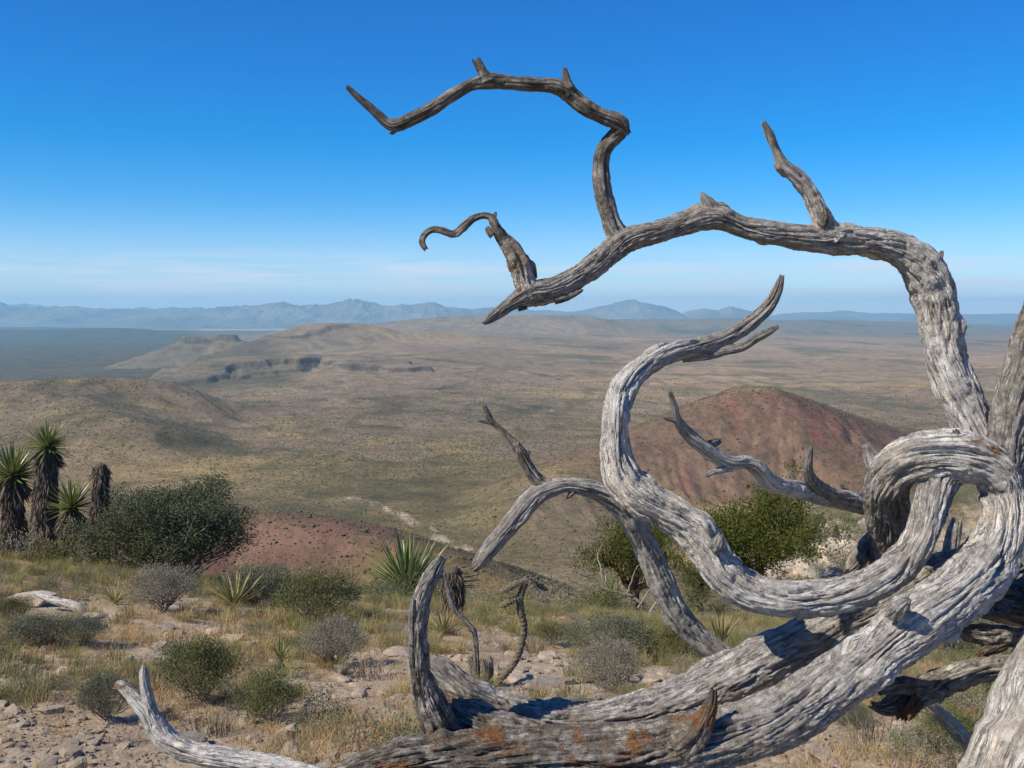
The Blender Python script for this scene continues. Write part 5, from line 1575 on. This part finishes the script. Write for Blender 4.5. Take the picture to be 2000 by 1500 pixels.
# ---------------------------------------------------------------- bare shrub and fallen log
p = W(1205, 1200, 19.0); p[2] = H(np.array([p[0]]), np.array([p[1]]))[0]
t = thing("bare_shrub", p, "leafless grey branched shrub beside the half hidden juniper", "shrub")
acc = Acc(); rng = np.random.default_rng(77)
m_ = 19.0 / F
for (x0, y0), (x1, y1), r0, r1 in (((60, 5), (20, -45), 4, 3), ((20, -45), (-42, -72), 3, 1.5), ((-20, -62), (-39, -128), 2.6, 1.2), ((-39, -128), (-48, -160), 1.2, .6), ((20, -45), (36, -95), 2.4, 1), ((36, -95), (60, -118), 1.2, .6), ((0, -55), (-10, -100), 2, .9),
                                   ((60, 5), (95, -40), 3.5, 2), ((95, -40), (120, -78), 2, 1), ((-42, -72), (-75, -88), 1.6, .7), ((40, -20), (84, -72), 2.4, 1), ((-39, -128), (-28, -150), 1, .5), ((-60, 10), (-20, -30), 2, 1), ((30, 0), (70, 12), 2, 1)):
    stick(acc, (x0 * m_, rng.uniform(-.2, .2), -y0 * m_ + 0.0), (x1 * m_, rng.uniform(-.3, .3), -y1 * m_), r0 * m_, r1 * m_, 5, 0.07, rng, 6)
link("branch", acc.mesh("branch", M_TWIG, True, 'rnd'), t)
p = hit(118, 1192)
lg = thing("fallen_log", p, "white weathered log lying across the slab near the yuccas", "log")
P = []
for i_, (px, row, hw) in enumerate(((66, 1158, 4), (86, 1166, 6), (112, 1174, 8), (140, 1181, 9), (156, 1190, 9), (166, 1200, 6))):
    w = W(px, row, p[1] - 0.03 * i_); P.append([*w, size(hw, p)])
lm = limb_mesh(None, 841, p, world=P, tone=(1, 1), lich=(0, 0), seg=0.01, step=0.02)
link("wood", lm, lg)
# ---------------------------------------------------------------- stones
def ico(sub):
    t = (1 + 5 ** .5) / 2
    V = [(-1, t, 0), (1, t, 0), (-1, -t, 0), (1, -t, 0), (0, -1, t), (0, 1, t), (0, -1, -t), (0, 1, -t), (t, 0, -1), (t, 0, 1), (-t, 0, -1), (-t, 0, 1)]
    Fc = [(0, 11, 5), (0, 5, 1), (0, 1, 7), (0, 7, 10), (0, 10, 11), (1, 5, 9), (5, 11, 4), (11, 10, 2), (10, 7, 6), (7, 1, 8), (3, 9, 4), (3, 4, 2), (3, 2, 6), (3, 6, 8), (3, 8, 9), (4, 9, 5), (2, 4, 11), (6, 2, 10), (8, 6, 7), (9, 8, 1)]
    V = [np.array(v, float) / np.linalg.norm(v) for v in V]
    for _ in range(sub):
        c = {}; nf = []
        def mid(a, b):
            k = (min(a, b), max(a, b))
            if k not in c:
                m = V[a] + V[b]; V.append(m / np.linalg.norm(m)); c[k] = len(V) - 1
            return c[k]
        for a, b, d in Fc:
            ab, bd, da = mid(a, b), mid(b, d), mid(d, a)
            nf += [(a, ab, da), (b, bd, ab), (d, da, bd), (ab, bd, da)]
        Fc = nf
    return np.array(V), np.array(Fc)


def rock_mesh(seed, mat, sub=3, planes=11, flat=0.6, name="rock"):
    rng = np.random.default_rng(seed)
    V, Fc = ico(sub)
    n = rng.normal(size=(planes, 3)); n /= np.linalg.norm(n, axis=1)[:, None]
    n = np.concatenate([n, [[0, 0, 1.], [0, 0, -1.]]])
    h = rng.uniform(0.55, 0.95, planes + 2)
    dt = np.maximum(V @ n.T, 1e-3)
    r = (h / dt).min(1)
    r = np.minimum(r, 1.25)
    P = V * r[:, None]
    P *= 1 + 0.05 * fbm(V[:, 0] * 3 + seed, V[:, 1] * 3, V[:, 2] * 3, 3, seed)[:, None]
    P *= np.array([0.5, rng.uniform(0.32, 0.46), 0.5 * flat])
    return mesh_np(name, P, Fc, mat, False)


ROCKS = [rock_mesh(900 + i, M_ROCK if i % 4 else M_ROCKG, 3, 8 + i, (0.75, 0.45, 0.3, 0.55, 0.65, 0.38, 0.5, 0.9)[i]) for i in range(8)]


def rock(px, row, w_px, var, label, rz=0.0, group=None, tilt=0.0, sink=0.12, name="rock", zs=1.0):
    p = hit(px, row)
    s = size(w_px * 1.15, p)
    p = p + np.array([0, 0, s * (0.26 - sink) * zs])
    return link(name, ROCKS[var], None, p, (tilt, tilt * .6, rz), (s, s, s * zs), label=label, category="rock", group=group)


G_ROCK = "single stones on the slope"
for i, (px, row, w, v, lab, zs) in enumerate([
        (365, 1455, 54, 4, "pinkish wedge shaped rock beside the pale forked branch", 0.8), (668, 1318, 26, 0, "pale cube like stone alone on the gravel under the grey shrub", 1.3), (317, 1266, 26, 7, "rounded white stone at the edge of the dry orange grass", 0.9),
        (334, 1272, 18, 3, "small pink stone leaning on the rounded white stone", 0.8), (298, 1296, 66, 5, "long flat grey stone above the olive shrub", 0.7), (270, 1287, 34, 2, "flat grey stone next to the long flat one", 0.9), (422, 1240, 34, 3, "pale broken stone in the grass behind the olive shrub", 0.8),
        (456, 1252, 44, 5, "flat tan stone with a bright top edge near the small stalked yucca", 0.8), (490, 1272, 26, 4, "dark sided square stone by the small stalked yucca", 1.2), (58, 1182, 96, 5, "broad flat pale slab below the leaning yuccas", 0.55), (55, 1320, 40, 0, "dark pointed stone in the grass at the edge", 0.9),
        (112, 1420, 30, 2, "thin grey stone at the border of the bare soil", 0.8), (114, 1466, 32, 3, "pale stone on the bare soil", 0.6), (143, 1480, 26, 4, "dark brown stone with a sharp shadow on the bare soil", 0.9), (92, 1482, 26, 5, "flat tan stone at the bottom of the bare soil", 0.7), (677, 1446, 54, 5, "flat pink slab in the low scrub above the lower limb", 0.5),
        (98, 1392, 50, 6, "rounded grey stone where grass meets bare soil", 0.7), (20, 1304, 40, 1, "grey flat stone beside the dark agave", 0.7), (8, 1406, 30, 2, "grey slab stone at the very edge", 1.0), (166, 1444, 30, 6, "dull grey stone below the shrub by the branch tip", 0.7), (145, 1455, 26, 0, "brown stone lying above the sharp shadowed stone", 0.8),
        (780, 1280, 60, 5, "flat pale slab behind the upright broken spar", 0.5), (1062, 1352, 70, 4, "log shaped tan rock with a dark broken end just over the curved limb", 0.75), (1117, 1374, 34, 7, "small rounded rock at the curved limb's edge", 0.9), (1272, 1332, 44, 6, "pale split rock right of the silvery shrub", 0.7), (1066, 1286, 40, 2, "flat pale stone among rubble by the bent cholla", 0.8),
        (850, 1250, 26, 0, "grey stone beside the green agave clump", 0.9), (1010, 1312, 46, 1, "white flat stone at the cholla's stem", 0.7), (1660, 1412, 40, 6, "grey stone under the slanting limb", 0.8), (1610, 1486, 66, 2, "broad pale stone at the lower edge under the limb", 0.6), (1690, 1440, 40, 5, "pale stone beside the lone prickly pear pad", 0.6),
        (1235, 1290, 30, 3, "pale stone between the silvery shrub and the green shrub", 0.7), (1300, 1320, 34, 1, "flat stone in the gravel near the drooping limb", 0.7), (980, 1262, 40, 5, "pale stone in the rubble behind the cholla", 0.7), (1025, 1330, 60, 2, "long tan slab leading to the log shaped rock", 0.6), (722, 1300, 30, 3, "tan stone at the grey shrub's edge", 0.7),
        (230, 1204, 30, 6, "grey stone just past the end of the white log", 0.7), (186, 1206, 34, 3, "white stone touching the end of the white log", 0.7), (575, 1282, 24, 0, "small pale stone behind the stalked yucca", 0.8), (610, 1325, 26, 5, "small flat stone on the gravel by the stalked yucca", 0.7)]):
    rock(px, row, w, v, lab, i * 1.7, G_ROCK, 0.1 * math.sin(i * 2.1), zs=zs)

# small stones strewn over the bare patches: nothing tells these apart
rng = np.random.default_rng(21)
k = 0
zones = [((0, 210), (1405, 1498), 46, "the bare soil below the grass at the lower corner"), ((560, 800), (1270, 1400), 44, "the gravel beside the stalked yucca"), ((930, 1340), (1265, 1345), 44, "the rubble around the cholla and the silvery shrub"),
         ((1540, 1740), (1400, 1495), 26, "the stony ground under the slanting limb"), ((230, 480), (1225, 1290), 24, "the orange grass patch"), ((380, 620), (1440, 1495), 14, "the dirt behind the pale branch")]
kinds = ["chunky grey", "flat pale", "thin pale", "blocky pale", "flat grey", "thin pale", "blocky pale", "chunky pale"]
for (x0, x1), (y0, y1), cnt, where in zones:
    for _ in range(cnt):
        px, row = rng.uniform(x0, x1), rng.uniform(y0, y1)
        w = np.clip(rng.lognormal(2.5, 0.4), 8, 26)
        v_ = int(rng.integers(8))
        rock(px, row, w, v_, "small %s stone on %s" % (kinds[v_], where), rng.uniform(0, 6.28), "small stones on %s" % where, rng.normal() * 0.2, 0.15, "stone", rng.uniform(0.6, 1.1))


# ---------------------------------------------------------------- scattered cover: one object each
def scatter(name, pts, sc, rotz, proto, tilt=None, **props):
    me = bpy.data.meshes.new(name)
    n = len(pts)
    me.vertices.add(n)
    me.vertices.foreach_set('co', np.asarray(pts, np.float32).ravel())
    a = me.attributes.new('sc', 'FLOAT_VECTOR', 'POINT')
    sc = np.asarray(sc, np.float32)
    if sc.ndim == 1:
        sc = np.repeat(sc[:, None], 3, 1)
    a.data.foreach_set('vector', sc.ravel())
    r = np.zeros((n, 3), np.float32); r[:, 2] = rotz
    if tilt is not None:
        r[:, :2] = tilt
    b = me.attributes.new('ro', 'FLOAT_VECTOR', 'POINT')
    b.data.foreach_set('vector', r.ravel())
    o = link(name, me, **props)
    ng = bpy.data.node_groups.new(name, 'GeometryNodeTree')
    ng.interface.new_socket("Geometry", in_out='INPUT', socket_type='NodeSocketGeometry')
    ng.interface.new_socket("Geometry", in_out='OUTPUT', socket_type='NodeSocketGeometry')
    gi = ng.nodes.new('NodeGroupInput'); go = ng.nodes.new('NodeGroupOutput')
    ip = ng.nodes.new('GeometryNodeInstanceOnPoints')
    oi = ng.nodes.new('GeometryNodeObjectInfo')
    oi.inputs['Object'].default_value = proto
    oi.inputs['As Instance'].default_value = True
    na = ng.nodes.new('GeometryNodeInputNamedAttribute'); na.data_type = 'FLOAT_VECTOR'; na.inputs['Name'].default_value = 'sc'
    nb = ng.nodes.new('GeometryNodeInputNamedAttribute'); nb.data_type = 'FLOAT_VECTOR'; nb.inputs['Name'].default_value = 'ro'
    er = ng.nodes.new('FunctionNodeEulerToRotation')
    Lk = ng.links.new
    Lk(gi.outputs[0], ip.inputs['Points']); Lk(oi.outputs['Geometry'], ip.inputs['Instance'])
    Lk(na.outputs[0], ip.inputs['Scale']); Lk(nb.outputs[0], er.inputs[0]); Lk(er.outputs[0], ip.inputs['Rotation'])
    Lk(ip.outputs[0], go.inputs[0])
    md = o.modifiers.new("scatter", 'NODES')
    md.node_group = ng
    return o


def proto(name, me):
    return bpy.data.objects.new(name, me)          # not linked to the scene: only instanced


def tuft(seed, n, mat, h, spread, w, droop=0.5, cut=False):
    rng = np.random.default_rng(seed)
    acc = Acc()
    a = rng.uniform(0, 6.283, n); r = spread * np.sqrt(rng.uniform(0, 1, n)) * 0.35
    lean = rng.uniform(0.05, 1.0, n) * droop
    ll = h * rng.uniform(0.5, 1.15, n)
    b0 = np.stack([np.cos(a) * r, np.sin(a) * r, np.full(n, -0.01)], 1)
    a2 = a + rng.normal(size=n) * 0.6
    dirv = np.stack([np.cos(a2), np.sin(a2), 0 * a2], 1)
    side = np.stack([-np.sin(a2 + rng.normal(size=n)), np.cos(a2), 0 * a2], 1) * (w / 2)
    m1 = b0 + dirv * (lean * ll * 0.35)[:, None] + np.array([0, 0, 1]) * (ll * 0.55 * (1 - 0.15 * lean))[:, None]
    tp = b0 + dirv * (lean * ll * 0.95)[:, None] + np.array([0, 0, 1]) * (ll * (1 - 0.40 * lean))[:, None]
    V = np.stack([b0 - side, b0 + side, m1 + side * .8, m1 - side * .8, tp], 1).reshape(-1, 3)
    i = np.arange(n)[:, None] * 5
    rv = np.repeat(rng.uniform(0, 1, n), 5)
    acc.add(V, i + np.array([[0, 1, 2, 3]]), rv)
    acc.f[3].append(i + np.array([[3, 2, 4]]))
    return acc.mesh("tuft", mat, False, 'rnd')


def sample(n, r0, r1, rng, half=0.72, power=1.0):
    """Points on the near slope, uniform per area between r0 and r1 inside the view fan."""
    r = np.sqrt(rng.uniform(r0 ** 2, r1 ** 2, n)) if power == 1 else r0 * (r1 / r0) ** rng.uniform(0, 1, n)
    a = rng.uniform(-half, half, n)
    x, y = r * np.sin(a), r * np.cos(a)
    return x, y


def cover(name, meshes, n, r0, r1, seed, smin, smax, keep, label_kind='stuff', sink=0.0, tilt=0.15, even=1.0):
    rng = np.random.default_rng(seed)
    x, y = sample(int(n * 1.44), r0, r1, rng, power=even)
    k = rng.uniform(0, 1, len(x)) < np.clip(keep(x, y), 0, 1)
    x, y = x[k], y[k]
    z = H(x, y) - sink
    s = rng.uniform(smin, smax, len(x))
    idx = rng.integers(0, len(meshes), len(x))
    for j, me in enumerate(meshes):
        q = idx == j
        scatter(name, np.stack([x, y, z], 1)[q], s[q], rng.uniform(0, 6.28, q.sum()), proto(name, me), rng.normal(size=(q.sum(), 2)) * tilt, kind='stuff')


TD = [tuft(10 + i, 100, M_GRASS_DRY, 0.13, 0.16, 0.0028, 1.0) for i in range(2)]
TG = [tuft(20 + i, 120, M_GRASS_GREEN, 0.15, 0.20, 0.0028, 0.95) for i in range(2)]
TT = [tuft(30 + i, 60, M_GRASS_TAN, 0.08, 0.22, 0.0030, 1.3) for i in range(2)]
TB = [tuft(40 + i, 130, M_GRASS_BROWN, 0.14, 0.26, 0.0036, 1.1) for i in range(1)]
nz = lambda x, y, s, sd: fbm(x / s, y / s, 0, 3, sd)
gr = lambda x, y: (1 - 1.05 * bare(x, y))
op = hit(250, 1245)
orange = lambda x, y: np.exp(-(((x - op[0]) / 1.5) ** 2 + ((y - op[1]) / 1.4) ** 2))
cover("grass", TG, 4200, 5.2, 30, 1, 0.55, 1.15, lambda x, y: gr(x, y) * sstep(-0.25, 0.3, nz(x, y, 1.4, 301)) * (1 - 0.8 * orange(x, y)), even=0)
cover("grass", TG, 5200, 8, 34, 2, 0.7, 1.5, lambda x, y: gr(x, y) * sstep(-0.2, 0.3, nz(x, y, 2.4, 302)))
cover("grass", TD, 4600, 5.4, 30, 3, 0.5, 1.1, lambda x, y: gr(x, y) * sstep(-0.1, 0.35, nz(x, y, 1.2, 303)), even=0)
cover("grass", TD, 3600, 8, 34, 4, 0.8, 1.6, lambda x, y: gr(x, y) * sstep(0.0, 0.4, nz(x, y, 2.0, 304)))
cover("grass", [tuft(50, 80, M_GRASS_GREEN, 0.075, 0.2, 0.0024, 1.2), tuft(51, 80, M_GRASS_BROWN, 0.07, 0.2, 0.0024, 1.2)], 1500, 3.2, 7, 14, 0.5, 1.2, lambda x, y: gr(x, y) * sstep(-0.2, 0.3, nz(x, y, 0.7, 316)), even=0)
cover("grass", TT, 7000, 3.4, 20, 5, 0.5, 1.1, lambda x, y: 0.45 * (1 - bare(x, y)) + 0.9 * orange(x, y) + 0.5 * sstep(0.1, 0.4, nz(x, y, 0.9, 305)) * (1 - 0.8 * bare(x, y)), even=0)
cover("grass", TB, 700, 3.6, 24, 6, 0.6, 1.3, lambda x, y: gr(x, y) * sstep(0.0, 0.3, nz(x, y, 0.8, 306)), even=0)
# low herbs
HB = [shrub_meshes(560, 5, 20, 46, 0.046, 0.020, 0.12, M_SHRUB_GREY, 0.5, 0.4)[0], shrub_meshes(561, 5, 20, 46, 0.046, 0.018, 0.12, M_SHRUB_SILVER, 0.5, 0.4)[0], shrub_meshes(562, 5, 20, 46, 0.046, 0.02, 0.12, M_SHRUB_OLIVE, 0.5, 0.4)[0]]
cover("low_herbs", HB, 1700, 3.5, 30, 8, 0.09, 0.30, lambda x, y: (0.1 + sstep(-0.05, 0.3, nz(x, y, 1.1, 308))) * (1 - 1.25 * bare(x, y)), even=0)
# gravel
GV = [rock_mesh(950 + i, M_ROCK, 1, 7, 0.6, "gravel") for i in range(4)]
cover("gravel", GV, 30000, 2.5, 16, 9, 0.006, 0.028, lambda x, y: 0.18 + bare(x, y) * 1.0, even=0, tilt=0.5)
cover("gravel", GV, 2400, 3, 26, 10, 0.04, 0.12, lambda x, y: 0.22 + bare(x, y) * 0.6, even=0, tilt=0.3)
# the rocky spur
spur = lambda x, y: sstep(0.21, 0.28, np.arctan2(x, y)) * sstep(20, 30, np.hypot(x, y))
GVG = [rock_mesh(960 + i, M_ROCKG, 1, 7, 0.6, "gravel") for i in range(3)]
cover("rubble", GVG + GV[:1], 9000, 22, 110, 11, 0.25, 1.1, lambda x, y: spur(x, y) * sstep(-0.3, 0.3, nz(x, y, 7, 311)), tilt=0.4)
cover("scrub", HB, 5600, 22, 115, 12, 0.4, 1.3, lambda x, y: spur(x, y) * (0.3 + 0.7 * sstep(-0.2, 0.2, nz(x, y, 9, 312))))
cover("scrub", HB, 1500, 16, 60, 13, 0.4, 1.0, lambda x, y: (1 - spur(x, y)) * 0.8)

# desert scrub over the valley floor and the hills: far too many to count
def bush_proto(seed, col):
    rng = np.random.default_rng(seed)
    V, Fc = ico(1)
    P = V * (1 + 0.35 * perlin(V[:, 0] * 2.3 + seed, V[:, 1] * 2.3, V[:, 2] * 2.3, seed))[:, None] * np.array([0.5, 0.5, 0.42]) + np.array([0, 0, 0.25])
    return mesh_np("bush", P, Fc, col, False, {'rnd': ('FLOAT', rng.uniform(0, 1, len(P)))})


M_FARBUSH = leaf_mat("far_scrub_leaf", (0.060, 0.062, 0.030), (0.150, 0.138, 0.074), 0.05, 0.9)
rng = np.random.default_rng(99)
for j in range(4):
    n = 130000
    r = np.sqrt(rng.uniform(300 ** 2, 2200 ** 2, n)) if j == 1 else (260 * (2400 / 260) ** rng.uniform(0, 1, n) if j == 0 else 1500 + 3400 * rng.uniform(0, 1, n) ** 1.15)
    a = rng.uniform(-0.60, 0.60, n)
    x, y = r * np.sin(a), r * np.cos(a)
    z, rg = H(x, y, True)
    na_ = fbm(x / 420, y / 600, 0, 5, 110); nb_ = fbm(x / 150, y / 260, 0, 5, 116)
    keep = 0.42 + 0.8 * sstep(-0.25, 0.35, na_ + 0.6 * nb_) * (0.35 + 0.65 * sstep(-0.1, 0.25, fbm(x / 45, y / 80, 0, 3, 161)))
    keep = keep * np.where((rg == 1) | (rg == 2), 0.85, 1.0) * sstep(4900, 2600, r)
    gp = hit(330, 925, 300)
    keep = keep * (1 - 0.85 * np.exp(-(((x - gp[0]) / 260) ** 2 + ((y - gp[1]) / 230) ** 2)))
    q = rng.uniform(0, 1, n) < keep
    x, y, z, rr_ = x[q], y[q], z[q], r[q]
    s = np.clip(rng.lognormal(0.0, 0.45, len(x)), 0.45, 3.5) * np.interp(rr_, [300, 900, 2900, 4900], [0.55, 0.9, 1.6, 2.2])
    scv = np.stack([s, s, s * rng.uniform(0.5, 0.9, len(s))], 1)
    scatter("desert_scrub", np.stack([x, y, z], 1), scv, rng.uniform(0, 6.28, len(x)), proto("bush", bush_proto(970 + j, M_FARBUSH)), kind='stuff')
